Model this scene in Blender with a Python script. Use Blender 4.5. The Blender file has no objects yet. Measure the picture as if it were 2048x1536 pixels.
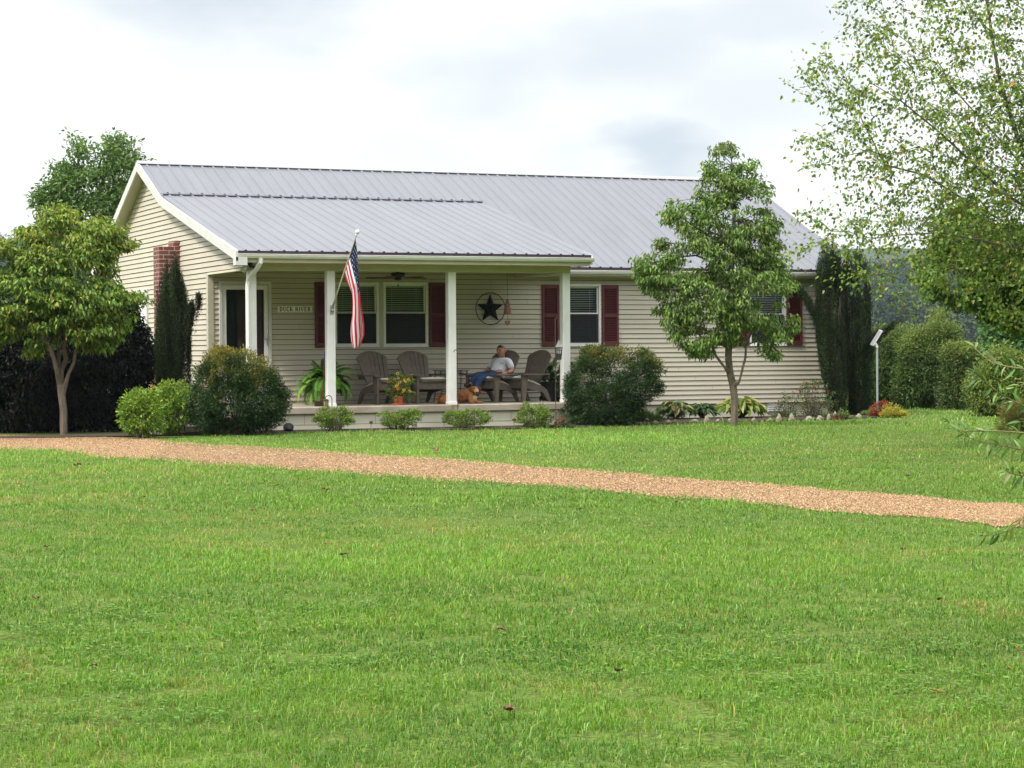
import bpy, bmesh, math, random
import numpy as np
from mathutils import Vector, Matrix
random.seed(7)
C = bpy.context.scene.collection
SC = bpy.context.scene
R_ = math.radians
# ------------------------------------------------------------------ camera
F, YAW, PITCH, ROLL = 4253.71, 0.4087, -0.0153, 0.0067
CAM = np.array([-8.4369, -33.0851, 0.884])
_R = np.array([math.cos(YAW), -math.sin(YAW), 0.0])
_F = np.array([math.sin(YAW)*math.cos(PITCH), math.cos(YAW)*math.cos(PITCH), math.sin(PITCH)])
_U = np.cross(_R, _F)
RC = math.cos(ROLL)*_R - math.sin(ROLL)*_U
UC = math.sin(ROLL)*_R + math.cos(ROLL)*_U
cd = bpy.data.cameras.new("camera"); cam = bpy.data.objects.new("camera", cd); C.objects.link(cam)
cd.sensor_width = 36; cd.lens = F/2048*36; cd.clip_start = 0.1; cd.clip_end = 5000
M = Matrix(((RC[0], UC[0], -_F[0], CAM[0]), (RC[1], UC[1], -_F[1], CAM[1]), (RC[2], UC[2], -_F[2], CAM[2]), (0, 0, 0, 1)))
cam.matrix_world = M
SC.camera = cam
SC.render.resolution_x, SC.render.resolution_y = 1024, 768
# ------------------------------------------------------------------ sky, sun, exposure
SUN_EL, SUN_ROT = R_(50), R_(-108)
sun_dir = Vector((math.sin(SUN_ROT)*math.cos(SUN_EL), math.cos(SUN_ROT)*math.cos(SUN_EL), math.sin(SUN_EL)))
w = bpy.data.worlds.new("World"); SC.world = w; w.use_nodes = True
nt = w.node_tree; N = nt.nodes; L = nt.links
for n in list(N): N.remove(n)
def nd(t, **k):
    n = N.new(t)
    for a, b in k.items(): setattr(n, a, b)
    return n
out = nd('ShaderNodeOutputWorld'); bg = nd('ShaderNodeBackground'); L.new(bg.outputs[0], out.inputs[0])
sky = nd('ShaderNodeTexSky', sky_type='NISHITA', sun_disc=False, sun_elevation=SUN_EL, sun_rotation=SUN_ROT)
sk = nd('ShaderNodeVectorMath', operation='SCALE'); sk.inputs['Scale'].default_value = 0.10
L.new(sky.outputs[0], sk.inputs[0])
tc = nd('ShaderNodeTexCoord')
mp = nd('ShaderNodeMapping'); mp.inputs['Scale'].default_value = (1, 1, 2.6); L.new(tc.outputs['Generated'], mp.inputs[0])
n1 = nd('ShaderNodeTexNoise'); n1.inputs['Scale'].default_value = 3.2; n1.inputs['Detail'].default_value = 6; n1.inputs['Roughness'].default_value = .5
L.new(mp.outputs[0], n1.inputs['Vector'])
def blob(px, py, rad, amp):
    x = (px-1024)/F; y = (768-py)/F
    d = Vector(_F) + Vector(RC)*x + Vector(UC)*y; d.normalize()
    vm = nd('ShaderNodeVectorMath', operation='SUBTRACT'); vm.inputs[1].default_value = d; L.new(tc.outputs['Generated'], vm.inputs[0])
    v2 = nd('ShaderNodeVectorMath', operation='MULTIPLY'); v2.inputs[1].default_value = (1, 1, 1.9); L.new(vm.outputs[0], v2.inputs[0])
    ln = nd('ShaderNodeVectorMath', operation='LENGTH'); L.new(v2.outputs[0], ln.inputs[0])
    # break the outline with noise
    ad = nd('ShaderNodeMath', operation='MULTIPLY_ADD'); ad.inputs[1].default_value = -0.11; L.new(n3.outputs[0], ad.inputs[0]); L.new(ln.outputs['Value'], ad.inputs[2])
    mr = nd('ShaderNodeMapRange', interpolation_type='SMOOTHSTEP'); mr.inputs[1].default_value = rad-.055; mr.inputs[2].default_value = -.055; mr.inputs[3].default_value = 0; mr.inputs[4].default_value = amp
    L.new(ad.outputs[0], mr.inputs[0])
    return mr.outputs[0]
n3 = nd('ShaderNodeTexNoise'); n3.inputs['Scale'].default_value = 14; n3.inputs['Detail'].default_value = 5; L.new(mp.outputs[0], n3.inputs['Vector'])
acc = None
for b in ((480, -40, .10, .75), (1330, 290, .055, .8), (1000, 150, .09, .5), (1250, 120, .10, .55), (1480, 200, .10, .45), (1560, 30, .07, .5), (1150, 330, .05, .35), (1800, 560, .06, .7)):
    o = blob(*b)
    if acc is None: acc = o
    else:
        m = nd('ShaderNodeMath', operation='MAXIMUM'); L.new(acc, m.inputs[0]); L.new(o, m.inputs[1]); acc = m.outputs[0]
# grey-blue thinness of the cloud: blobs near the house, noise elsewhere
r1 = nd('ShaderNodeMapRange'); r1.inputs[1].default_value = .50; r1.inputs[2].default_value = .75; r1.inputs[3].default_value = 0; r1.inputs[4].default_value = .35
L.new(n1.outputs[0], r1.inputs[0])
mx = nd('ShaderNodeMath', operation='MAXIMUM'); L.new(acc, mx.inputs[0]); L.new(r1.outputs[0], mx.inputs[1])
cl = nd('ShaderNodeMix', data_type='RGBA'); cl.inputs['A'].default_value = (.86, .86, .855, 1); cl.inputs['B'].default_value = (.43, .49, .56, 1)
L.new(mx.outputs[0], cl.inputs['Factor'])
fin = nd('ShaderNodeMix', data_type='RGBA'); fin.inputs['Factor'].default_value = .88
L.new(sk.outputs[0], fin.inputs['A']); L.new(cl.outputs['Result'], fin.inputs['B'])
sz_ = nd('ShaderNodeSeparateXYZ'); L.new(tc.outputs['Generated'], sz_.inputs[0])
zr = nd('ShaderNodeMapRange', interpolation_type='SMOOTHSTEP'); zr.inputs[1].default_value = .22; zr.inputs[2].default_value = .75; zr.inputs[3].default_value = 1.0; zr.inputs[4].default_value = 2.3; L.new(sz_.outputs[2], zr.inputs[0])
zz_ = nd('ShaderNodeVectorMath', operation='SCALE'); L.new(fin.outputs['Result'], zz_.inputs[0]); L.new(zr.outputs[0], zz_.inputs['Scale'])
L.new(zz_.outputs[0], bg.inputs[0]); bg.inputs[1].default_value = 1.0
sl = bpy.data.lights.new("sun", 'SUN'); sl.energy = 3.0; sl.angle = R_(9); sl.color = (1, .95, .87)
so = bpy.data.objects.new("sun", sl); C.objects.link(so); so.rotation_euler = sun_dir.to_track_quat('Z', 'Y').to_euler()
SC.view_settings.view_transform = 'Standard'; SC.view_settings.look = 'None'; SC.view_settings.gamma = 1
SC.view_settings.exposure = 0.48
SC.cycles.max_bounces = 7; SC.cycles.diffuse_bounces = 3; SC.cycles.transparent_max_bounces = 12; SC.cycles.transmission_bounces = 4
SC.cycles.caustics_reflective = False; SC.cycles.caustics_refractive = False
try:
    SC.cycles.use_denoising = True; SC.cycles.denoiser = 'OPENIMAGEDENOISE'
except Exception: pass
# ------------------------------------------------------------------ pixel <-> place helpers
def ray(px, py):
    d = _F + RC*((px-1024)/F) + UC*((768-py)/F)
    return d
def atY(px, py, Y):
    d = ray(px, py); t = (Y-CAM[1])/d[1]; return CAM + d*t
def atD(px, py, D): return CAM + ray(px, py)*D
def proj(p):
    v = np.asarray(p)-CAM; D = v@_F
    return 1024+F*(v@RC)/D, 768-F*(v@UC)/D, D
def ground(X, Y):
    t = np.clip((-0.8-np.asarray(Y, float))/30, 0, 1); t = t*t*(3-2*t)
    return -0.40 - 0.26*t + 0.012*np.sin(np.asarray(X)*.9+np.asarray(Y)*.35)
def atG(px, py):
    d = ray(px, py); z = -.45
    for _ in range(30):
        t = (z-CAM[2])/d[2]; p = CAM+d*t; z = float(ground(p[0], p[1]))
    return np.array([p[0], p[1], z])
def Xpx(px, Y, Z=0.0):
    X = 3.0
    for _ in range(12):
        a = proj((X, Y, Z))[0]; b = proj((X+.01, Y, Z))[0]; X += (px-a)/((b-a)/.01)
    return X
def Dof(p): return (np.asarray(p)-CAM)@_F
# ------------------------------------------------------------------ materials
MATS = {}
def mat(name, col, rough=.6, metal=0, noise=0, nscale=8, bump=0, bscale=60, col2=None, spec=.5, n2=None, detail=4, stretch=None):
    m = bpy.data.materials.new(name); m.use_nodes = True; t = m.node_tree; p = t.nodes['Principled BSDF']
    p.inputs['Roughness'].default_value = rough; p.inputs['Metallic'].default_value = metal
    p.inputs['Specular IOR Level'].default_value = spec
    c = tuple(col)+(1,)
    p.inputs['Base Color'].default_value = c
    tcn = t.nodes.new('ShaderNodeTexCoord'); vec = tcn.outputs['Object']
    if stretch:
        mm = t.nodes.new('ShaderNodeMapping'); mm.inputs['Scale'].default_value = stretch; t.links.new(vec, mm.inputs[0]); vec = mm.outputs[0]
    if noise or col2:
        nn = t.nodes.new('ShaderNodeTexNoise'); nn.inputs['Scale'].default_value = nscale; nn.inputs['Detail'].default_value = detail
        t.links.new(vec, nn.inputs['Vector'])
        rr = t.nodes.new('ShaderNodeMapRange'); rr.inputs[1].default_value = .32; rr.inputs[2].default_value = .68; t.links.new(nn.outputs[0], rr.inputs[0])
        mi = t.nodes.new('ShaderNodeMix'); mi.data_type = 'RGBA'
        c2 = tuple(col2)+(1,) if col2 else tuple(x*(1+noise) for x in col)+(1,)
        c1 = c if col2 else tuple(x*(1-noise) for x in col)+(1,)
        mi.inputs['A'].default_value = c1; mi.inputs['B'].default_value = c2
        t.links.new(rr.outputs[0], mi.inputs['Factor']); t.links.new(mi.outputs['Result'], p.inputs['Base Color'])
    if bump:
        bn = t.nodes.new('ShaderNodeTexNoise'); bn.inputs['Scale'].default_value = bscale; bn.inputs['Detail'].default_value = 5; t.links.new(vec, bn.inputs['Vector'])
        bb = t.nodes.new('ShaderNodeBump'); bb.inputs['Strength'].default_value = bump; bb.inputs['Distance'].default_value = .02
        t.links.new(bn.outputs[0], bb.inputs['Height']); t.links.new(bb.outputs[0], p.inputs['Normal'])
    MATS[name] = m; return m
def leafmat(name, trans=.35, rough=.5, spec=.35, tint=(1.0, 1.05, .55)):
    m = bpy.data.materials.new(name); m.use_nodes = True; t = m.node_tree; p = t.nodes['Principled BSDF']
    at = t.nodes.new('ShaderNodeAttribute'); at.attribute_name = 'Col'
    t.links.new(at.outputs['Color'], p.inputs['Base Color']); p.inputs['Roughness'].default_value = rough; p.inputs['Specular IOR Level'].default_value = spec
    tr = t.nodes.new('ShaderNodeBsdfTranslucent'); vm = t.nodes.new('ShaderNodeVectorMath'); vm.operation = 'MULTIPLY'; vm.inputs[1].default_value = tint
    t.links.new(at.outputs['Color'], vm.inputs[0]); t.links.new(vm.outputs[0], tr.inputs[0])
    ms = t.nodes.new('ShaderNodeMixShader'); ms.inputs[0].default_value = trans
    t.links.new(p.outputs[0], ms.inputs[1]); t.links.new(tr.outputs[0], ms.inputs[2]); t.links.new(ms.outputs[0], t.nodes['Material Output'].inputs[0])
    return m
LEAF = leafmat('leaf'); GRASS = leafmat('grass_blade', .40, .5, .3); MATT = leafmat('matt_bits', 0.0, .85, .2); PETAL = leafmat('petal', .3, .6, .2, (1, .9, .7))
siding = mat('vinyl_siding', (.51, .468, .375), .55, noise=.04, nscale=1.6, bump=.05, bscale=40)
gapm = mat('siding_shade_seam', (.10, .075, .05), .9)  # dark brown puts the lap shadow line into the slots; seams use it too
trim = mat('white_trim', (.60, .60, .57), .5, noise=.05, nscale=5)
beige = mat('beige_trim', (.50, .47, .36), .55, noise=.06, nscale=4)
soff = mat('soffit', (.52, .47, .37), .6, noise=.05, nscale=3)
white = mat('white_paint', (.80, .80, .78), .4, noise=.04, nscale=6)
metalroof = mat('metal_roof', (.152, .160, .183), .45, .12, noise=.06, nscale=1.6, stretch=(1.6, .12, 1))
dark = mat('dark_gap', (.035, .025, .035), .8)
concrete = mat('concrete', (.42, .375, .30), .85, col2=(.30, .255, .195), nscale=3.5, bump=.25, bscale=45)
block = mat('painted_block', (.60, .58, .46), .75, noise=.06, nscale=3, bump=.12, bscale=50)
shut = mat('shutter_red', (.105, .017, .023), .5, noise=.1, nscale=9)
black = mat('black_iron', (.012, .012, .013), .45, .3)
resin = mat('brown_resin', (.14, .112, .088), .6, noise=.18, nscale=14, bump=.1, bscale=70)
cushm = mat('cushion_cloth', (.78, .76, .68), .9, noise=.05, nscale=12, bump=.15, bscale=40)
terra = mat('terracotta', (.42, .10, .05), .75, noise=.12, nscale=14)
bark = mat('bark', (.17, .135, .10), .9, col2=(.085, .065, .05), nscale=14, bump=.8, bscale=55, stretch=(1, 1, .3))
barkg = mat('birch_bark', (.12, .10, .085), .85, col2=(.07, .06, .05), nscale=18, bump=.5, bscale=50)
stonem = mat('field_stone', (.33, .29, .21), .9, col2=(.21, .19, .15), nscale=9, bump=.5, bscale=30)
steel = mat('steel', (.5, .5, .52), .35, .7)
mulch = mat('mulch', (.075, .05, .035), .95, col2=(.035, .024, .018), nscale=30, bump=1, bscale=90)
# ------------------------------------------------------------------ mesh tools
def _org(p):
    o = np.zeros(3)
    while p is not None:
        o += np.array(p.location); p = p.parent
    return o
def mesh_np(name, V, faces, mats, parent=None, world=True, cols=None, fm=None, smooth=False):
    """faces: list of (k-gon index arrays, shape (n,k))"""
    V = np.asarray(V, np.float64)
    if parent is not None and world: V = V-_org(parent)
    me = bpy.data.meshes.new(name); me.vertices.add(len(V)); me.vertices.foreach_set('co', V.astype(np.float32).ravel())
    tot = sum(f.size for f in faces); np_ = sum(len(f) for f in faces)
    me.loops.add(tot); me.polygons.add(np_)
    me.loops.foreach_set('vertex_index', np.concatenate([f.ravel() for f in faces]).astype(np.int32))
    st = []; a = 0
    for f in faces:
        st.append(a+np.arange(len(f))*f.shape[1]); a += f.size
    me.polygons.foreach_set('loop_start', np.concatenate(st).astype(np.int32))
    if fm is not None: me.polygons.foreach_set('material_index', np.asarray(fm, np.int32))
    me.update(calc_edges=True)
    if smooth: me.polygons.foreach_set('use_smooth', np.ones(np_, bool))
    if cols is not None:
        ca = me.color_attributes.new('Col', 'FLOAT_COLOR', 'POINT')
        c4 = np.ones((len(V), 4), np.float32); c4[:, :3] = np.clip(cols, 0, 1); ca.data.foreach_set('color', c4.ravel())
    for m in (mats if isinstance(mats, (list, tuple)) else [mats]): me.materials.append(m)
    o = bpy.data.objects.new(name, me); C.objects.link(o); o.parent = parent
    return o
class MB:
    def __init__(s): s.v = []; s.f = []; s.m = []; s.cur = 0
    def add(s, vs, fs):
        b = len(s.v); s.v += [tuple(map(float, x)) for x in vs]
        for f in fs: s.f.append([b+i for i in f]); s.m.append(s.cur)
        return s
    def box(s, a, b, M=None):
        x0, y0, z0 = a; x1, y1, z1 = b
        vs = [(x0, y0, z0), (x1, y0, z0), (x1, y1, z0), (x0, y1, z0), (x0, y0, z1), (x1, y0, z1), (x1, y1, z1), (x0, y1, z1)]
        if M is not None: vs = [M @ Vector(v) for v in vs]
        return s.add(vs, [(3, 2, 1, 0), (4, 5, 6, 7), (0, 1, 5, 4), (1, 2, 6, 5), (2, 3, 7, 6), (3, 0, 4, 7)])
    def bbox(s, a, b, c=.006, M=None):
        """box with chamfered edges"""
        x0, y0, z0 = a; x1, y1, z1 = b; bm = bmesh.new()
        bmesh.ops.create_cube(bm, size=1)
        for v in bm.verts: v.co = Vector(((x0+x1)/2+v.co.x*(x1-x0), (y0+y1)/2+v.co.y*(y1-y0), (z0+z1)/2+v.co.z*(z1-z0)))
        c = min(c, (x1-x0)*.4, (y1-y0)*.4, (z1-z0)*.4)
        bmesh.ops.bevel(bm, geom=bm.edges[:], offset=c, segments=1, affect='EDGES')
        bm.verts.index_update(); vs = [(M @ v.co if M is not None else v.co.copy()) for v in bm.verts]
        fs = [[v.index for v in f.verts] for f in bm.faces]; bm.free(); return s.add(vs, fs)
    def tube(s, pts, rad, n=8, cap=True):
        pts = [Vector(p) for p in pts]; k = len(pts)
        if not hasattr(rad, '__len__'): rad = [rad]*k
        prev = None; rings = []
        for i, p in enumerate(pts):
            t = (pts[min(i+1, k-1)]-pts[max(i-1, 0)]).normalized()
            if prev is None: a = t.orthogonal().normalized()
            else:
                a = prev-t*prev.dot(t)
                a = a.normalized() if a.length > 1e-6 else t.orthogonal().normalized()
            prev = a; b = t.cross(a)
            rings.append([p+(a*math.cos(2*math.pi*j/n)+b*math.sin(2*math.pi*j/n))*rad[i] for j in range(n)])
        vs = [v for r in rings for v in r]; fs = []
        for i in range(k-1):
            for j in range(n): fs.append((i*n+j, i*n+(j+1) % n, (i+1)*n+(j+1) % n, (i+1)*n+j))
        if cap: fs += [tuple(range(n-1, -1, -1)), tuple((k-1)*n+j for j in range(n))]
        return s.add(vs, fs)
    def lathe(s, prof, c=(0, 0, 0), n=16, M=None):
        vs = []; fs = []; k = len(prof)
        for r, z in prof:
            for j in range(n):
                a = 2*math.pi*j/n; v = Vector((r*math.cos(a), r*math.sin(a), z))
                if M is not None: v = M @ v
                vs.append(v+Vector(c))
        for i in range(k-1):
            for j in range(n): fs.append((i*n+j, i*n+(j+1) % n, (i+1)*n+(j+1) % n, (i+1)*n+j))
        fs += [tuple(range(n-1, -1, -1)), tuple((k-1)*n+j for j in range(n))]
        return s.add(vs, fs)
    def ball(s, c, r, n=10, sc=(1, 1, 1), M=None):
        vs = []; fs = []; m = n//2+1
        for i in range(m+1):
            th = math.pi*i/m
            for j in range(n):
                a = 2*math.pi*j/n; v = Vector((r*sc[0]*math.sin(th)*math.cos(a), r*sc[1]*math.sin(th)*math.sin(a), r*sc[2]*math.cos(th)))
                if M is not None: v = M @ v
                vs.append(v+Vector(c))
        for i in range(m):
            for j in range(n): fs.append((i*n+j, (i+1)*n+j, (i+1)*n+(j+1) % n, i*n+(j+1) % n))
        return s.add(vs, fs)
    def prism(s, poly, ax, a, b):
        """poly: 2D outline in the two other axes, extruded along axis ax from a to b"""
        k = len(poly)
        def mk(u, v, w):
            return ((w, u, v), (u, w, v), (u, v, w))[ax]
        vs = [mk(u, v, a) for u, v in poly]+[mk(u, v, b) for u, v in poly]
        fs = [tuple(range(k-1, -1, -1)), tuple(range(k, 2*k))]+[(i, (i+1) % k, k+(i+1) % k, k+i) for i in range(k)]
        return s.add(vs, fs)
    def build(s, name, mats, parent=None, world=True, smooth=False):
        me = bpy.data.meshes.new(name)
        V = np.array(s.v, float).reshape(-1, 3)
        if parent is not None and world: V = V-_org(parent)
        me.from_pydata([tuple(v) for v in V], [], s.f)
        for m in (mats if isinstance(mats, (list, tuple)) else [mats]): me.materials.append(m)
        me.polygons.foreach_set('material_index', s.m)
        bm = bmesh.new(); bm.from_mesh(me); bmesh.ops.recalc_face_normals(bm, faces=bm.faces); bm.to_mesh(me); bm.free()
        if smooth:
            me.polygons.foreach_set('use_smooth', [True]*len(me.polygons))
            try: me.set_sharp_from_angle(angle=R_(40))
            except Exception: pass
        o = bpy.data.objects.new(name, me); C.objects.link(o); o.parent = parent
        return o
def tag(o, label=None, cat=None, group=None, kind=None):
    if label: o['label'] = label
    if cat: o['category'] = cat
    if group: o['group'] = group
    if kind: o['kind'] = kind
    return o
def thing(name, label, cat, loc=(0, 0, 0), rz=0, group=None):
    o = bpy.data.objects.new(name, None); C.objects.link(o); o.location = tuple(map(float, loc)); o.rotation_euler = (0, 0, rz)
    o.empty_display_size = .2
    return tag(o, label, cat, group)
def copy_tree(o, parent=None):
    c = o.copy(); C.objects.link(c); c.parent = parent
    for ch in o.children: copy_tree(ch, c)
    return c
rng = np.random.default_rng(11)
def vnoise(x, y, s, seed=0):
    r = np.random.default_rng(seed); T = r.uniform(-1, 1, (64, 64)); x = x/s; y = y/s
    xi = np.floor(x).astype(int); yi = np.floor(y).astype(int); fx = x-xi; fy = y-yi; fx = fx*fx*(3-2*fx); fy = fy*fy*(3-2*fy)
    g = lambda a, b: T[a % 64, b % 64]
    return (g(xi, yi)*(1-fx)+g(xi+1, yi)*fx)*(1-fy)+(g(xi, yi+1)*(1-fx)+g(xi+1, yi+1)*fx)*fy
def nrm(a): return a/np.maximum(np.linalg.norm(a, axis=-1, keepdims=True), 1e-9)
def leaf_arrays(P, A, Nn, Ln, Wn, cols, fold=.15, curve=.15):
    n = len(P); A = nrm(A); S = nrm(np.cross(A, Nn)); Z = np.cross(S, A)
    Ln = np.broadcast_to(np.asarray(Ln, float), (n,))[:, None]; Wn = np.broadcast_to(np.asarray(Wn, float), (n,))[:, None]
    V = np.empty((n, 6, 3))
    V[:, 0] = P
    V[:, 1] = P+A*Ln*.30+S*Wn*.5+Z*Wn*fold
    V[:, 2] = P+A*Ln*.68+S*Wn*.36+Z*Wn*fold-Z*Ln*curve*.35
    V[:, 3] = P+A*Ln-Z*Ln*curve
    V[:, 4] = P+A*Ln*.68-S*Wn*.36+Z*Wn*fold-Z*Ln*curve*.35
    V[:, 5] = P+A*Ln*.30-S*Wn*.5+Z*Wn*fold
    b = (np.arange(n)*6)[:, None]
    F_ = np.concatenate([b+np.array([[0, 1, 2, 3]]), b+np.array([[0, 3, 4, 5]])])
    return V.reshape(-1, 3), F_, np.repeat(cols, 6, axis=0)
def palette(n, pal, jit=.18, r=None):
    r = r or rng
    cs = np.array([p[:3] for p in pal]); wt = np.array([p[3] for p in pal], float); wt /= wt.sum()
    c = cs[r.choice(len(pal), n, p=wt)]
    return c*(1+r.normal(0, jit, (n, 1)))*(1+r.normal(0, .06, (n, 3)))
def inpoly(x, y, poly):
    ins = np.zeros(len(x), bool); k = len(poly)
    for i in range(k):
        x1, y1 = poly[i]; x2, y2 = poly[(i+1) % k]
        c = ((y1 > y) != (y2 > y)) & (x < (x2-x1)*(y-y1)/((y2-y1) if y2 != y1 else 1e-9)+x1); ins ^= c
    return ins
def pdist(x, y, poly):
    d = np.full(len(x), 1e9); k = len(poly)
    for i in range(k):
        a = np.array(poly[i], float); b = np.array(poly[(i+1) % k], float); ab = b-a
        t = np.clip(((x-a[0])*ab[0]+(y-a[1])*ab[1])/max(ab@ab, 1e-9), 0, 1)
        d = np.minimum(d, np.hypot(x-a[0]-t*ab[0], y-a[1]-t*ab[1]))
    return d
def crown_pts(poly, D, n, thick=.9, gap=0, r=None, full=0.0):
    """cluster centres through the volume of a crown whose outline is poly (at distance D)"""
    r = r or rng
    P = np.array(poly, float); lo = P.min(0); hi = P.max(0); X = []; Y = []
    while len(X) < n:
        x = r.uniform(lo[0], hi[0], n*3); y = r.uniform(lo[1], hi[1], n*3)
        jx = x+gap*14*vnoise(x, y, 23, 91)+gap*r.normal(0, 3.5, len(x)); jy = y+gap*14*vnoise(x, y, 23, 92)+gap*r.normal(0, 3.5, len(x)); k = inpoly(jx, jy, poly)
        if gap: k &= r.uniform(0, 1, len(x)) < .62+gap*(1.1*vnoise(x, y, 27, 93)+.5*vnoise(x, y, 11, 94))
        X += list(x[k]); Y += list(y[k])
    x = np.array(X[:n]); y = np.array(Y[:n]); d = pdist(x, y, poly); mxd = max(d.max(), 1)
    t = np.minimum(1, d/mxd); half = thick*mxd*np.sqrt(1-(1-t)**2)/F*D
    u = r.uniform(-1, 1, n); u = np.sign(u)*np.abs(u)**.7
    dd = D+u*half
    pts = CAM+(_F+RC*((x-1024)/F)[:, None]+UC*((768-y)/F)[:, None])*dd[:, None]
    return pts, x, y, (y-lo[1])/(hi[1]-lo[1]), t
def grow(nodes, par, targets, alpha=.35, step=.3, sag=0.0, r=None):
    """branch skeleton: each target joins the nearest reachable node (Prim-Dijkstra)"""
    r = r or rng
    nodes = [np.array(n, float) for n in nodes]; par = list(par); plen = [0.0]*len(nodes)
    for i in range(1, len(nodes)): plen[i] = plen[par[i]]+np.linalg.norm(nodes[i]-nodes[par[i]])*.35
    root = nodes[-1]
    order = np.argsort(np.linalg.norm(targets-root, axis=1)); A = np.array(nodes); Ln = np.array(plen); ends = []
    for k in order:
        t = targets[k]; d = np.linalg.norm(A-t, axis=1); c = d+alpha*Ln+np.where(A[:, 2] > t[2]+.1, (A[:, 2]-t[2])*.8, 0)
        c[:max(1, len(nodes) and _MIN[0])] += 50
        j = int(np.argmin(c)); m = max(1, int(d[j]/step)); p = j; path = [j]
        for i in range(1, m+1):
            f = i/m; q = nodes[j]+(t-nodes[j])*f + (r.normal(0, .04*d[j]/m**.5, 3) if i < m else 0)
            q[2] += math.sin(f*math.pi)*d[j]*.10 - sag*f*f*d[j]
            nodes.append(q); par.append(p); plen.append(plen[p]+np.linalg.norm(q-nodes[p])); p = len(nodes)-1; path.append(p)
        ends.append(path); A = np.array(nodes); Ln = np.array(plen)
    return nodes, par, ends
_MIN = [1]
def branch_mesh(mb, nodes, par, rtip=.006, power=.45, n=5, rfix=None):
    cnt = np.zeros(len(nodes)); ch = [0]*len(nodes)
    for i in range(len(nodes)): 
        if par[i] >= 0: ch[par[i]] += 1
    for i in range(len(nodes)-1, -1, -1):
        if ch[i] == 0: cnt[i] += 1
        if par[i] >= 0: cnt[par[i]] += cnt[i]
    rad = rtip*cnt**power
    if rfix:
        for i, v in rfix.items(): rad[i] = v
    for i in range(len(nodes)):
        p = par[i]
        if p < 0: continue
        a, b = nodes[p], nodes[i]
        if np.linalg.norm(a-b) < 1e-5: continue
        mb.tube([a, b], [min(rad[p], rad[i]*1.25) if rfix is None or p not in rfix else rad[p], rad[i]], n if rad[i] > .008 else 4, cap=False)
    return rad
def bend_dirs(n, down=.4, out=None, jit=.6, r=None):
    r = r or rng
    d = r.normal(0, jit, (n, 3)); d[:, 2] -= down
    if out is not None: d += out
    return nrm(d)
def foliage(pts, per, rc, flat=.6, r=None):
    r = r or rng
    n = len(pts)*per; c = np.repeat(pts, per, axis=0); o = r.normal(0, 1, (n, 3)); o = nrm(o)*(r.uniform(0, 1, (n, 1))**.5)*rc; o[:, 2] *= flat
    return c+o, o
# ================================================================== HOUSE
P = 2.146; HB = 2.219; XG = 1.215; XW2 = 13.76; XL = .985; XR = 14.064
YR, ZR, YK, ZK = 6.236, 4.49, 4.534, 3.7095
YE, ZE = 1.84, 2.405            # main eave edge of the sheet
YPE, ZPE = -.375, 2.515         # porch eave edge
YB = 2*YR-YE; YWB = 2*YR-P
sm = (ZR-ZE)/(YR-YE); sp = (ZK-ZPE)/(YK-YPE)
PT = .0885
def atX(px, py, X):
    d = ray(px, py); t = (X-CAM[0])/d[0]; return CAM+d*t
def WX(px, Y=P, Z=1.2): return Xpx(px, Y, Z)
def WZ(px, py, Y=P): return float(atY(px, py, Y)[2])
def roofz(y):
    if y > YR: return ZR-sm*(y-YR)
    if y > YK: return ZR-sm*(YR-y)
    return ZK-sp*(YK-y)
house = thing('house', 'single storey beige sided farmhouse with grey metal roof and a front porch', 'house', (1.3, 0, -.4))
def hp(mb, name, m, parent=house, smooth=False, label=None):
    o = mb.build(name, m, parent, smooth=smooth)
    if label: o['label'] = label
    return o
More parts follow.
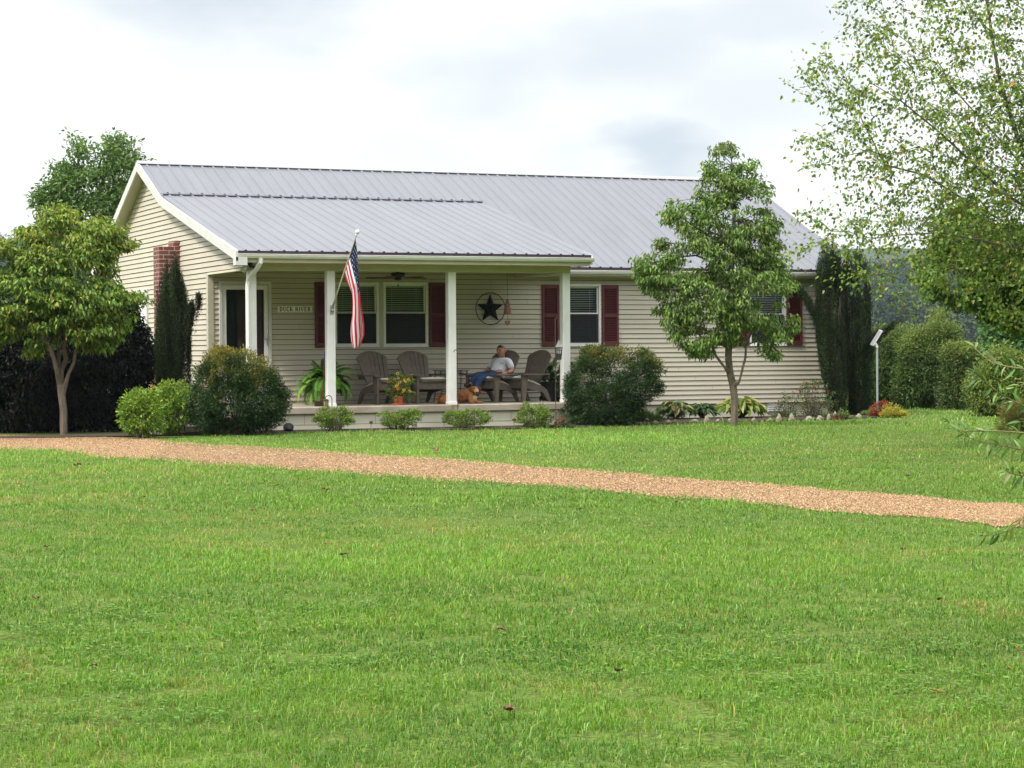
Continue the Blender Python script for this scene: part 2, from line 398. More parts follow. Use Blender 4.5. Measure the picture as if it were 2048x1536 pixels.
# windows and door openings in the front wall (x0,x1,z0,z1)
def win_rect(xa, xb, ya, yb):
    return [WX(xa), WX(xb), WZ((xa+xb)/2, yb), WZ((xa+xb)/2, ya)]
W1 = win_rect(668.5, 757, 564.5, 692.5); W2 = win_rect(766, 855, 564.5, 692.5)
W3 = win_rect(1118.5, 1200.5, 568.5, 691); W4 = win_rect(1498, 1571, 571.5, 690)
D0 = [WX(438), WX(542.5), .0, WZ(490, 562)]
gd0 = atX(299, 700, XG); gd1 = atX(270, 700, XG)
GD = [gd0[1], gd1[1], -.05, float(atX(285, 579, XG)[2])]      # door in the gable wall (y0,y1,z0,z1)
def courses(mb, u0f, u1f, z0, z1, opens, put):
    k = 0; za = z0
    while za < z1-1e-4:
        zb = min(za+PT, z1)
        cuts = sorted({za, zb}|{z for o in opens for z in (o[2], o[3]) if za < z < zb})
        for a, b in zip(cuts, cuts[1:]):
            mid = (a+b)/2; iv = [(None, None)]
            L0, R0, L1, R1 = u0f(a), u1f(a), u0f(b), u1f(b)
            blocks = sorted((o[0], o[1]) for o in opens if o[2] < mid < o[3]); segs = []; cu = L0; cu1 = L1
            for (p, q) in blocks:
                if p > cu+.001: segs.append((cu, p, max(cu1, cu if cu > L0 else cu1), p))
                cu = max(cu, q); cu1 = cu
            if R0 > cu+.001: segs.append((cu, R0, cu1, R1))
            fa = 1-(a-za)/PT; fb = 1-(b-za)/PT
            for (l0, r0_, l1, r1_) in segs:
                if min(r0_-l0, 9) < .002: continue
                if r1_ < l1: r1_ = l1 = (r1_+l1)/2
                oa, ob = .001+.016*fa, .001+.016*fb
                g = .009 if a == za else 0
                mb.cur = 0; mb.add([put(l0, a+g, oa), put(r0_, a+g, oa), put(r1_, b, ob), put(l1, b, ob)], [(0, 1, 2, 3)])
                if g:
                    mb.add([put(l0, a+g, -.004), put(r0_, a+g, -.004), put(r0_, a+g, oa), put(l0, a+g, oa)], [(0, 1, 2, 3)])
                    mb.cur = 1; mb.add([put(l0, a, -.004), put(r0_, a, -.004), put(r0_, a+g, -.004), put(l0, a+g, -.004)], [(0, 1, 2, 3)]); mb.cur = 0
        if (z1-z0) > 1 and za > 0:
            for m_ in range(4):
                u = L0+1.3+m_*3.66+(k*1.37) % 3.1
                if L0+.2 < u < R0-.2 and u < R1-.2 and not any(o[0]-.05 < u < o[1]+.05 and o[2] < za < o[3] for o in opens):
                    mb.cur = 1; mb.add([put(u, za+.010, .0172), put(u+.003, za+.010, .0172), put(u+.003, zb-.002, .0022), put(u, zb-.002, .0022)], [(0, 1, 2, 3)]); mb.cur = 0
        k += 1
        za = zb
mb = MB(); ZS = -.13
courses(mb, lambda z: XG+.08, lambda z: XW2, ZS, 2.42, [W1, W2, W3, W4, D0], lambda u, z, o: (u, P-o, z))
hp(mb, 'front_wall', [siding, gapm])
def gl(z):   # front (small Y) limit of gable wall at height z
    zt = z+.13
    if zt < ZPE+.1: return .02
    if zt < ZK: return max(.02, YK-(ZK-zt)/sp)
    return YR-(ZR-zt)/sm
def gr(z):
    zt = z+.13
    return min(YWB, YR+(ZR-zt)/sm)
mb = MB()
courses(mb, gl, gr, ZS, ZR-.14, [[-1, P-.0, -9, HB+.03], GD], lambda u, z, o: (XG-o, u, z))
hp(mb, 'gable_wall', [siding, gapm])
mb = MB(); mb.box((XW2, P, -.5), (XW2+.01, YWB, 2.3)); mb.prism([(P, 2.3), (YWB, 2.3), (YR, ZR-.15)], 0, XW2, XW2+.01)
mb.box((XG, YWB, -.5), (XW2, YWB+.01, 2.3)); hp(mb, 'rear_wall', siding)
# inner closing shell keeps light out of the walls
mb = MB(); mb.box((XG+.05, P+.32, -.4), (XW2-.05, P+.34, 2.35)); mb.box((XG+.02, P+.01, -.45), (XG+.03, YWB, 2.3)); hp(mb, 'inner_wall', dark)
# foundation
mb = MB(); mb.box((XG+.03, P+.03, -.6), (XW2-.02, P+.2, ZS+.02)); mb.box((XG+.02, P+.2, -.6), (XG+.2, YWB-.02, ZS+.02))
fo = hp(mb, 'foundation', block)
mb = MB(); vx0, vx1 = WX(1536, P), WX(1569, P); vz0, vz1 = WZ(1550, 823), WZ(1550, 806)
for i in range(4):
    z = vz0+(vz1-vz0)*(i+.5)/4; mb.bbox((vx0, P-.005, z-.016), (vx1, P+.03, z+.012), .004)
mb.box((vx0-.02, P+.012, vz0-.01), (vx1+.02, P+.028, vz1+.01)); hp(mb, 'crawlspace_vent', trim, fo)
# corner trims
mb = MB(); mb.bbox((XG-.022, P-.024, ZS), (XG+.082, P+.09, HB+.02), .004); hp(mb, 'corner_trim', beige)
mb = MB(); mb.bbox((XW2-.08, P-.024, ZS), (XW2+.02, P+.09, 2.25), .004); hp(mb, 'corner_trim', beige)
# ---- windows
glassm = bpy.data.materials.new('window_glass'); glassm.use_nodes = True; t = glassm.node_tree
for n in list(t.nodes):
    if n.type != 'OUTPUT_MATERIAL': t.nodes.remove(n)
a_ = t.nodes.new('ShaderNodeBsdfTransparent'); a_.inputs[0].default_value = (.90, .93, .92, 1)
b_ = t.nodes.new('ShaderNodeBsdfGlossy'); b_.inputs['Roughness'].default_value = .03; b_.inputs[0].default_value = (1, 1, 1, 1)
f_ = t.nodes.new('ShaderNodeFresnel'); f_.inputs[0].default_value = 1.45; s_ = t.nodes.new('ShaderNodeMixShader')
t.links.new(f_.outputs[0], s_.inputs[0]); t.links.new(a_.outputs[0], s_.inputs[1]); t.links.new(b_.outputs[0], s_.inputs[2]); t.links.new(s_.outputs[0], t.nodes['Material Output'].inputs[0])
scr = bpy.data.materials.new('insect_screen'); scr.use_nodes = True; t = scr.node_tree; pb = t.nodes['Principled BSDF']; pb.inputs['Base Color'].default_value = (.02, .022, .024, 1); pb.inputs['Roughness'].default_value = .9
a_ = t.nodes.new('ShaderNodeBsdfTransparent'); s_ = t.nodes.new('ShaderNodeMixShader'); s_.inputs[0].default_value = .62
t.links.new(a_.outputs[0], s_.inputs[1]); t.links.new(pb.outputs[0], s_.inputs[2]); t.links.new(s_.outputs[0], t.nodes['Material Output'].inputs[0])
blindm = mat('blind_slat', (.85, .86, .82), .6)
roomm = mat('room_dark', (.018, .018, .02), .9)
def window(r, blind_tilt=.5, label=None, pitch=.033):
    x0, x1, z0, z1 = r; zm = z0+(z1-z0)*.515
    mb = MB(); f = .038
    def fr(a, b, c, d, t, y0, y1):   # rectangular frame
        mb.bbox((a, y0, c), (a+t, y1, d), .004); mb.bbox((b-t, y0, c), (b, y1, d), .004)
        mb.bbox((a+t, y0, c), (b-t, y1, c+t), .004); mb.bbox((a+t, y0, d-t), (b-t, y1, d), .004)
    fr(x0, x1, z0, z1, f, P-.035, P+.06)
    fr(x0+f, x1-f, zm-.012, z1-f, .026, P+.005, P+.045)      # upper sash
    fr(x0+f, x1-f, z0+f, zm+.018, .03, P-.018, P+.03)        # lower sash
    mb.bbox((x0-.012, P-.04, z0-.018), (x1+.012, P-.002, z0), .004)
    wf = mb.build('window', white, house)
    if label: wf['label'] = label
    g = MB(); i = f+.026
    g.box((x0+i, P+.022, zm+.012), (x1-i, P+.026, z1-i)); g.box((x0+i, P+.004, z0+i), (x1-i, P+.008, zm-.010)); hp(g, 'pane', glassm, wf)
    g = MB(); g.box((x0+f+.01, P-.022, z0+f+.01), (x1-f-.01, P-.0205, zm)); hp(g, 'screen', scr, wf)
    g = MB(); z = z0+.05
    while z < z1-.06:
        M_ = Matrix.Translation((0, P+.085, z)) @ Matrix.Rotation(blind_tilt+random.uniform(-.05, .05), 4, 'X')
        g.box((x0+f+.012, -.0125, -.0008), (x1-f-.012, .0125, .0008), M_); z += pitch
    for u in (.22, .78):
        xx = x0+(x1-x0)*u; g.box((xx-.003, P+.068, z0+.04), (xx+.003, P+.070, z1-.04))
    g.box((x0+f+.005, P+.07, z1-f-.05), (x1-f-.005, P+.11, z1-f)); hp(g, 'blind', blindm, wf)
    g = MB(); g.box((x0, P+.30, z0), (x1, P+.31, z1)); g.box((x0-.01, P+.07, z0), (x0+.002, P+.31, z1)); g.box((x1-.002, P+.07, z0), (x1+.01, P+.31, z1))
    g.box((x0, P+.07, z0-.01), (x1, P+.31, z0+.002)); g.box((x0, P+.07, z1-.002), (x1, P+.31, z1+.01)); hp(g, 'reveal', roomm, wf)
window(W1, .75, 'window nearest the glass door'); window(W2, .75); window(W3, .45, 'window behind the last porch post'); window(W4, .6, 'window behind the small tree')
mb = MB(); mb.bbox((W1[1], P-.028, W1[2]), (W2[0], P+.02, W1[3]), .004); hp(mb, 'window_mullion', beige)
# ---- shutters
def shutter(xa, xb, zb, zt, label=None):
    mb = MB(); y0, y1 = P-.046, P-.016; st = .045
    mb.bbox((xa, y0, zb), (xa+st, y1, zt), .004); mb.bbox((xb-st, y0, zb), (xb, y1, zt), .004); zm = zb+(zt-zb)*.5
    for a, b in ((zb, zb+.085), (zm-.035, zm+.035), (zt-.07, zt)): mb.bbox((xa+st, y0+.002, a), (xb-st, y1, b), .004)
    for a, b in ((zb+.085, zm-.035), (zm+.035, zt-.07)):
        k = int((b-a)/.030)
        for i in range(k):
            z = a+(b-a)*(i+.5)/k; M_ = Matrix.Translation((0, P-.027, z)) @ Matrix.Rotation(-.85, 4, 'X')
            mb.box((xa+st, -.013, -.0025), (xb-st, .013, .0025), M_)
    mb.box((xa+st, P-.019, zb+.03), (xb-st, P-.0175, zt-.03))
    o = hp(mb, 'shutter', shut, label=label)
SZ = .29
shutter(WX(629), WX(665.5), W1[2]-.02, W1[3]+.0); shutter(WX(857.5), WX(893), W1[2]-.02, W1[3])
shutter(WX(1083), WX(1117), W3[2]-.012, W3[3]-.01); shutter(WX(1203), WX(1236), W3[2]-.012, W3[3]-.01)
shutter(WX(1464), WX(1496), W4[2]-.01, W4[3]-.01); shutter(WX(1572.5), WX(1603), W4[2]-.01, W4[3]-.01)
# ---- front storm door
x0, x1, z0, z1 = D0
mb = MB(); fw = .055
mb.bbox((x0, P-.04, z0), (x0+fw, P+.08, z1), .004); mb.bbox((x1-fw, P-.04, z0), (x1, P+.08, z1), .004); mb.bbox((x0+fw, P-.04, z1-.065), (x1-fw, P+.08, z1), .004)
dr = hp(mb, 'front_door', trim)
mb = MB(); a, b = x0+fw+.005, x1-fw-.005; zt = z1-.072; ga, gb = WX(452.5), WX(528)
mb.bbox((a, P-.02, .03), (ga, P+.02, zt), .004); mb.bbox((gb, P-.02, .03), (b, P+.02, zt), .004); mb.bbox((ga, P-.02, zt-.075), (gb, P+.02, zt), .004); mb.bbox((ga, P-.02, .03), (gb, P+.02, .30), .004)
hp(mb, 'storm_door', white, dr)
mb = MB(); mb.box((ga, P-.004, .30), (gb, P+.002, zt-.075)); hp(mb, 'pane', glassm, dr)
mb = MB(); mb.bbox((a+.28, P+.06, .02), (b, P+.10, zt), .004); mb.bbox((a+.36, P+.05, .2), (b-.1, P+.062, .85), .006); mb.bbox((a+.36, P+.05, 1.0), (b-.1, P+.062, 1.85), .006)
hp(mb, 'inner_door', mat('maroon_door', (.085, .012, .02), .5), dr)
mb = MB(); hx = WX(535); hz = WZ(535, 678); mb.bbox((hx-.018, P-.035, hz-.11), (hx+.018, P-.018, hz+.09), .006); mb.tube([(hx, P-.03, hz+.0), (hx, P-.065, hz), (hx-.04, P-.075, hz), (hx-.09, P-.072, hz)], .010, 8)
hp(mb, 'handle', steel, dr, smooth=True)
mb = MB(); mb.box((x0, P+.25, 0), (x1, P+.26, z1)); mb.box((x0-.01, P+.08, 0), (x0+.001, P+.26, z1)); mb.box((x1-.001, P+.08, 0), (x1+.01, P+.26, z1)); mb.box((x0, P+.08, z1-.001), (x1, P+.26, z1+.01)); hp(mb, 'reveal', roomm, dr)
# ---- gable side door
y0, y1, z0, z1 = GD
mb = MB()
mb.bbox((XG-.05, y0, z0), (XG+.05, y0+.09, z1), .004); mb.bbox((XG-.05, y1-.09, z0), (XG+.05, y1, z1), .004); mb.bbox((XG-.05, y0+.09, z1-.09), (XG+.05, y1-.09, z1), .004)
sd = hp(mb, 'side_door', trim)
mb = MB(); mb.bbox((XG-.02, y0+.09, z0), (XG+.03, y1-.09, z1-.09), .004); mb.bbox((XG-.032, y0+.25, z0+.9), (XG-.018, y1-.25, z1-.3), .006); mb.bbox((XG-.032, y0+.25, z0+.15), (XG-.018, y1-.25, z0+.75), .006); hp(mb, 'door_leaf', white, sd)
# ---- roofs
def sheet(x0, x1, A, B, r0, s):
    """ribbed sheet from eave A=(y,z) up to B=(y,z)"""
    prof = [(x0, 0)]
    k0 = math.ceil((x0+.04-r0)/s); i = k0
    while r0+i*s < x1-.04:
        c = r0+i*s; prof += [(c-.028, 0), (c-.011, .019), (c+.011, .019), (c+.028, 0)]
        m = c+s*.35
        if m < x1-.1: prof += [(m-.012, 0), (m, .0035), (m+.012, 0)]
        m = c+s*.65
        if m < x1-.1: prof += [(m-.012, 0), (m, .0035), (m+.012, 0)]
        i += 1
    prof.append((x1, 0)); ny, nz = -(B[1]-A[1]), (B[0]-A[0])
    l = math.hypot(ny, nz); ny /= l; nz /= l
    if nz < 0: ny, nz = -ny, -nz
    vs = []; fs = []; n = len(prof)
    for (Y, Z) in (A, B):
        for (x, h) in prof: vs.append((x, Y+ny*h, Z+nz*h))
    for j in range(n-1): fs.append((j, j+1, n+j+1, n+j))
    return vs, fs
mb = MB(); mb.add(*sheet(7.0, XR, (YE, ZE), (YR-.01, ZR-.03), 8.0415-.008, .2119)); mb.add(*sheet(XL, 7.0, (YK-.1, ZE+sm*(YK-.1-YE)), (YR-.01, ZR-.03), 1.1373, .2119)); mb.add(*sheet(XL, XR, (YB, ZE), (YR+.01, ZR-.03), 8.0415, .2119))
rf = hp(mb, 'roof', metalroof)
mb = MB(); sl_ = Matrix.Identity(4)
for sgn in (-1, 1):
    a = (YR+sgn*.0, ZR+.012); b = (YR+sgn*.13, ZR+.012-.13*sm)
    mb.prism([a, b, (b[0], b[1]-.012), (a[0], a[1]-.012)] if sgn > 0 else [b, a, (a[0], a[1]-.012), (b[0], b[1]-.012)], 0, XL-.01, XR+.01)
hp(mb, 'ridge_cap', mat('cap_metal', (.34, .36, .35), .45, .1), rf)
mb = MB(); mb.box((XL+.03, YR-.10, ZR-.08), (XR-.03, YR+.1, ZR-.035)); hp(mb, 'ridge_gap_shade', dark, rf)  # dark strip paints the shade in the gap under the cap
XPR = 7.235
mb = MB(); mb.add(*sheet(XL, XPR, (YPE, ZPE), (YK-.02, ZK+.03), 1.1373, .2119)); pr = hp(mb, 'porch_roof', metalroof)
mb = MB(); mb.prism([(YK-.08, ZK+.055-.08*sp+.02), (YK+.07, ZK+.055+.07*sm*.6), (YK+.07, ZK+.047+.07*sm*.6), (YK-.08, ZK+.048-.08*sp+.02)], 0, XL+.02, XPR+.02)
hp(mb, 'flashing', metalroof, pr)
mb = MB(); mb.box((XL+.05, YK-.075, ZK-.03), (XPR, YK-.02, ZK+.042));  # dark box paints the shaded gap below the flashing
k = 0
while 1.1373+k*.2119 < XPR-.03:   # closures seen as dots along the flashing
    c = 1.1373+k*.2119; mb.bbox((c-.020, YK+.02, ZK+.055), (c+.020, YK+.06, ZK+.084), .008); k += 1
hp(mb, 'closure_gap_shade', dark, pr)
# dark faces paint the rib end holes and eave shadow into the colour
mb = MB(); k = 0
while 1.1373+k*.2119 < XPR-.03:
    c = 1.1373+k*.2119; mb.add([(c-.026, YPE-.003, ZPE-.002), (c-.011, YPE-.003, ZPE+.017), (c+.011, YPE-.003, ZPE+.017), (c+.026, YPE-.003, ZPE-.002)], [(0, 1, 2, 3)]); k += 1
mb.box((XL+.02, YPE+.012, ZPE-.09), (XPR-.01, YPE+.03, ZPE-.002)); hp(mb, 'eave_shadow_strip', mat('purple_shadow', (.05, .03, .045), .7), pr)
mb = MB(); c = 8.0415-.008
while c > 7.1: c -= .2119
while c < XR-.04:
    mb.add([(c-.026, YE-.003, ZE-.002), (c-.011, YE-.003, ZE+.017), (c+.011, YE-.003, ZE+.017), (c+.026, YE-.003, ZE-.002)], [(0, 1, 2, 3)]); c += .2119
mb.box((7.0, YE+.012, ZE-.09), (XR-.02, YE+.03, ZE-.002)); hp(mb, 'eave_shadow_strip', MATS['purple_shadow'], rf)
# decks under the metal, slab soffits, fascia
mb = MB()
mb.prism([(YE+.03, ZE-.02), (YR, ZR-.045), (YB-.03, ZE-.02), (YB-.03, ZE-.15), (YR, ZR-.15), (YE+.03, ZE-.15)], 0, 6.99, XR-.02)
YQ = YK-.05; ZQ = ZE+sm*(YQ-YE)
mb.prism([(YQ, ZQ-.02), (YR, ZR-.045), (YB-.03, ZE-.02), (YB-.03, ZE-.15), (YR, ZR-.15), (YQ, ZQ-.14)], 0, XL+.02, 6.98)
hp(mb, 'roof_deck', soff)
mb = MB(); mb.prism([(YPE+.035, ZPE-.02), (YK, ZK-.03), (YK+.2, ZK-.02), (YK, ZK-.13), (YPE+.035, ZPE-.13)], 0, XL+.02, XPR-.02); hp(mb, 'porch_deck', soff)
mb = MB()
for a, b in (((YK-.02, ZK+.0), (YR, ZR-.012)), ((YB, ZE-.01), (YR, ZR-.012))):
    mb.prism([a, b, (b[0], b[1]-.175), (a[0], a[1]-.165)], 0, XL-.012, XL+.018)
hp(mb, 'rake_board', trim); mb = MB()
mb.prism([(YPE-.03, ZPE-.002), (YK+.0, ZK+.012), (YK+.0, ZK-.155), (YPE-.03, ZPE-.165)], 0, XL-.020, XL+.016)
mb.bbox((XL-.022, YPE-.03, ZPE-.235), (XL+.17, YPE+.13, ZPE-.10), .004)
hp(mb, 'rake_board', trim); mb = MB()
for a, b in (((YE, ZE-.01), (YR, ZR-.012)), ((YB, ZE-.01), (YR, ZR-.012))): mb.prism([a, b, (b[0], b[1]-.17), (a[0], a[1]-.165)], 0, XR-.018, XR+.012)
hp(mb, 'rake_board', trim); mb = MB()
mb.prism([(YPE-.0, ZPE-.002), (YK-.5, ZK+.012-.5*sp), (YK-.5, ZK-.155-.5*sp), (YPE-.0, ZPE-.165)], 0, XPR-.016, XPR+.012)
hp(mb, 'rake_board', trim)
# soffit lines on the rake
mb = MB()
mb.box((XL, YPE+.05, 2.332), (XPR-.02, .0, 2.338)); mb.box((7.02, YE+.11, 2.226), (XR-.02, P-.016, 2.232)); mb.box((XL, YPE+.045, 2.332), (XPR-.02, YPE+.07, 2.47)); mb.box((7.005, YE+.085, 2.226), (XR-.02, YE+.11, 2.37))
hp(mb, 'soffit', soff)
# porch beam, side beams, ceiling
mb = MB(); mb.bbox((1.27, -.002, HB), (6.999, .135, 2.40), .004); mb.bbox((6.865, .137, HB), (6.997, P-.02, 2.40), .004); mb.bbox((XG+.004, .06, HB), (XG+.10, P-.03, 2.40), .004)
hp(mb, 'porch_beam', beige)
mb = MB(); mb.bbox((XG-.024, .0, HB-.004), (XG+.0, P-.02, HB+.034), .004); hp(mb, 'beam_trim', mat('cream_trim', (.66, .63, .44), .5))
mb = MB(); mb.box((XG+.1, .13, 2.40), (6.99, P-.02, 2.41)); hp(mb, 'porch_ceiling', soff)
mb = MB(); mb.prism([(.0, 2.40), (YK, 2.40), (YK, ZK-.14), (.0, ZPE-.05)], 0, 6.97, 6.99); hp(mb, 'porch_end_wall', siding)
# gutters and downspout
def gutter(xa, xb, yf, zt, d):
    mb = MB(); mb.prism([(yf+d, zt), (yf, zt), (yf, zt-.010), (yf+.010, zt-.014), (yf+.010, zt-.034), (yf+.034, zt-.068), (yf+d, zt-.072)], 0, xa, xb); return mb
hp(gutter(XL+.02, 7.264, -.417, 2.467, .085), 'gutter', white); hp(gutter(7.002, XR-.01, 1.809, 2.350, .085), 'gutter', white)
mb = MB(); dx = Xpx(521, -.36, 2.4)
pts = [(dx, -.36, 2.40), (dx, -.355, 2.33), (dx-.03, -.27, 2.24), (dx-.09, -.11, 2.12), (dx-.115, -.05, 2.06), (dx-.125, -.042, 1.96), (dx-.125, -.042, .04)]
mb.tube(pts, [.042, .042, .040, .038, .036, .034, .034], 6); ds = hp(mb, 'downspout', white)
# posts
for i, (X, wd) in enumerate(((1.2817, .135), (2.611, .14), (4.7404, .14), (6.8475, .14))):
    mb = MB(); mb.bbox((X, .0-.004, .0), (X+wd, wd-.01, HB+.002), .006)
    for zz in (.0,): mb.bbox((X-.008, -.012, zz), (X+wd+.008, wd-.002, zz+.05), .005)
    for q in (.045, .095): mb.box((X+q-.003, -.0065, .05), (X+q+.003, -.003, HB))
    hp(mb, 'porch_post', white)
# slab, step, face wall
mb = MB(); mb.bbox((1.05, -.068, -.116), (7.035, P-.001, 0), .012); ps_ = hp(mb, 'porch_slab', concrete)
mb = MB(); xs_ = 4.74; mb.add([(xs_, -.0688, -.004), (xs_+.17, -.0688, -.004), (xs_+.155, -.0688, -.035), (xs_+.13, -.0688, -.085), (xs_+.115, -.0688, -.04), (xs_+.085, -.0688, -.03), (xs_+.06, -.0688, -.075), (xs_+.04, -.0688, -.09), (xs_+.02, -.0688, -.04)], [tuple(range(9))])
hp(mb, 'rust_stain', mat('rust_run', (.27, .15, .07), .9, col2=(.36, .27, .17), nscale=40), ps_)
mb = MB(); mb.box((1.10, -.02, -.6), (6.99, .1, -.117)); 
mb2 = MB(); hp(mb, 'porch_foundation', block)
mb2.box((1.10, -.0225, -.292), (6.99, -.0195, -.284)); 
for xx in (2.2, 3.42, 4.64, 5.86): mb2.box((xx, -.0225, -.284), (xx+.005, -.0195, -.117))
hp(mb2, 'joint_line', mat('joint', (.22, .20, .15), .9))
s0 = Xpx(355, -.3, -.38); s1 = Xpx(420, -.3, -.38)
mb = MB(); mb.bbox((.45, .15, -.6), (1.06, 1.75, -.13), .012); mb.bbox((.0, .05, -.6), (.449, 1.85, -.27), .012); hp(mb, 'porch_step', concrete)
# chimney
brick = bpy.data.materials.new('red_brick'); brick.use_nodes = True; t = brick.node_tree; pb = t.nodes['Principled BSDF']; pb.inputs['Roughness'].default_value = .85
tcn = t.nodes.new('ShaderNodeTexCoord'); sx = t.nodes.new('ShaderNodeSeparateXYZ'); t.links.new(tcn.outputs['Object'], sx.inputs[0])
am = t.nodes.new('ShaderNodeMath'); t.links.new(sx.outputs[0], am.inputs[0]); t.links.new(sx.outputs[1], am.inputs[1])
cx = t.nodes.new('ShaderNodeCombineXYZ'); t.links.new(am.outputs[0], cx.inputs[0]); t.links.new(sx.outputs[2], cx.inputs[1])
br = t.nodes.new('ShaderNodeTexBrick'); br.inputs['Scale'].default_value = 1; br.inputs['Brick Width'].default_value = .20; br.inputs['Row Height'].default_value = .076; br.inputs['Mortar Size'].default_value = .008
br.inputs['Color1'].default_value = (.20, .055, .042, 1); br.inputs['Color2'].default_value = (.13, .036, .03, 1); br.inputs['Mortar'].default_value = (.33, .29, .25, 1)
t.links.new(cx.outputs[0], br.inputs['Vector']); t.links.new(br.outputs['Color'], pb.inputs['Base Color'])
bb = t.nodes.new('ShaderNodeBump'); bb.inputs['Strength'].default_value = .5; bb.inputs['Distance'].default_value = .01; bb.invert = True; t.links.new(br.outputs['Fac'], bb.inputs['Height']); t.links.new(bb.outputs[0], pb.inputs['Normal'])
yc = float(atX(362, 600, XG)[1]); cxl = Xpx(320, yc, 1.0); ctop = float(atX(362, 481, XG)[2]); yc2 = yc+.42
c2 = float(atY(322, 493, yc)[2])
mb = MB(); mb.bbox((cxl, yc, -.6), (XG-.012, yc2, c2), .004); mb.bbox((cxl+.27, yc+.002, c2), (XG-.012, yc2-.01, ctop), .004); hp(mb, 'chimney', brick)
# ================================================================== fixtures on the porch
# name board
bx0, bx1, bz0, bz1 = WX(554.7), WX(623.6), WZ(590, 624.5), WZ(590, 612.5)
sg = thing('name_board', 'cream name board reading DUCK RIVER on the porch wall', 'sign', ((bx0+bx1)/2, P-.03, bz0))
mb = MB(); mb.bbox((bx0, P-.038, bz0), (bx1, P-.016, bz1), .004); mb.build('board', mat('cream_board', (.85, .82, .68), .6, noise=.05), sg)
def glyph(mb, ch, x0, z0, w, h, y):
    """bold slab letters from strokes"""
    A, B, sf = .27, .13, .09
    def arc(cx, cz, rx, rz, a0, a1, t0, t1, n=10):
        o = []
        for k in range(n):
            p, q = math.radians(a0+(a1-a0)*k/n), math.radians(a0+(a1-a0)*(k+1.08)/n); m = (p+q)/2; t = t0+(t1-t0)*abs(math.cos(m))
            o.append((cx+rx*math.cos(p), cz+rz*math.sin(p), cx+rx*math.cos(q), cz+rz*math.sin(q), t))
        return o
    stem = lambda x, sl=.13: [(x, 0, x, 1, A), (x-sl-.06, sf/2, x+sl+.06, sf/2, sf), (x-sl-.06, 1-sf/2, x+sl+.06, 1-sf/2, sf)]
    G = {'D': stem(.22)+[(.2, .05, .5, .05, B), (.2, .95, .5, .95, B)]+arc(.48, .5, .36, .45, -90, 90, B, A),
         'U': [(.22, .3, .22, 1, A), (.04, 1-sf/2, .40, 1-sf/2, sf), (.80, .3, .80, 1, .12), (.64, 1-sf/2, .96, 1-sf/2, sf)]+arc(.51, .32, .29, .27, 180, 360, B, .16),
         'C': arc(.52, .5, .38, .45, 45, 315, B, A, 14)+[(.84, .66, .84, .98, .09), (.84, .10, .84, .30, .07)],
         'K': stem(.2)+[(.26, .42, .78, .95, .11), (.42, .58, .84, .05, A*.9), (.64, 1-sf/2, .98, 1-sf/2, sf), (.64, sf/2, 1.02, sf/2, sf)],
         'R': stem(.2)+[(.2, .95, .5, .95, B), (.2, .48, .5, .48, B)]+arc(.50, .715, .25, .235, -90, 90, B, A*.9)+[(.5, .46, .82, .05, A*.85), (.72, sf/2, 1.0, sf/2, sf)],
         'I': stem(.5), 'V': [(.14, .97, .50, .03, A*.95), (.88, .97, .52, .03, .11), (.0, 1-sf/2, .34, 1-sf/2, sf), (.72, 1-sf/2, 1.04, 1-sf/2, sf)],
         'E': stem(.22)+[(.2, .95, .82, .95, B), (.2, .05, .86, .05, B), (.2, .5, .62, .5, B), (.82, .72, .82, 1.0, .07), (.86, .0, .86, .30, .07), (.62, .36, .62, .64, .07)]}[ch]
    for k, (a, b, c, d, t) in enumerate(G):
        p = np.array([x0+a*w, z0+b*h]); q = np.array([x0+c*w, z0+d*h]); v = q-p; l = np.hypot(*v); n_ = np.array([-v[1], v[0]])/max(l, 1e-6)*t*h*.5*(w/h if abs(v[1]) > abs(v[0]) else 1)*1.0
        yy = y-.0002*(k+1); o = [p+n_, p-n_, q-n_, q+n_]; mb.add([(u[0], yy, u[1]) for u in o], [(0, 1, 2, 3)])
mb = MB(); tw = (bx1-bx0)*.90; lh = (bz1-bz0)*.70; word = 'DUCK RIVER'; wd_ = {' ': .55, 'I': .55}; tot_ = sum(wd_.get(c_, 1) for c_ in word)+.16*9; u_ = tw/tot_; xx = (bx0+bx1)/2-tw/2
for c_ in word:
    k_ = wd_.get(c_, 1)
    if c_ != ' ': glyph(mb, c_, xx-(u_*.22 if c_ == 'I' else 0), bz0+(bz1-bz0-lh)/2, u_, lh, P-.0385)
    xx += u_*(k_+.16)
mb.build('lettering', black, sg)
# star in a ring
cxs, czs = WX(979), WZ(979, 617.5); st = thing('barn_star', 'black five pointed metal star inside a ring on the porch wall', 'wall decoration', (cxs, P-.05, czs))
mb = MB(); Rr = .285; mb.tube([(cxs+Rr*math.cos(a), P-.055, czs+Rr*math.sin(a)) for a in np.linspace(0, 2*math.pi, 41)], .008, 6, cap=False); mb.build('ring', black, st)
mb = MB(); vs = [(cxs, P-.085, czs), (cxs, P-.03, czs)]
for i in range(10):
    a = math.pi/2+i*math.pi/5; r = .27 if i % 2 == 0 else .112; vs.append((cxs+r*math.cos(a), P-.045, czs+r*math.sin(a)))
mb.add(vs, [(0, 2+i, 2+(i+1) % 10) for i in range(10)]+[(1, 2+(i+1) % 10, 2+i) for i in range(10)]); mb.build('star', mat('star_black', (.006, .006, .006), .8, spec=.15), st)
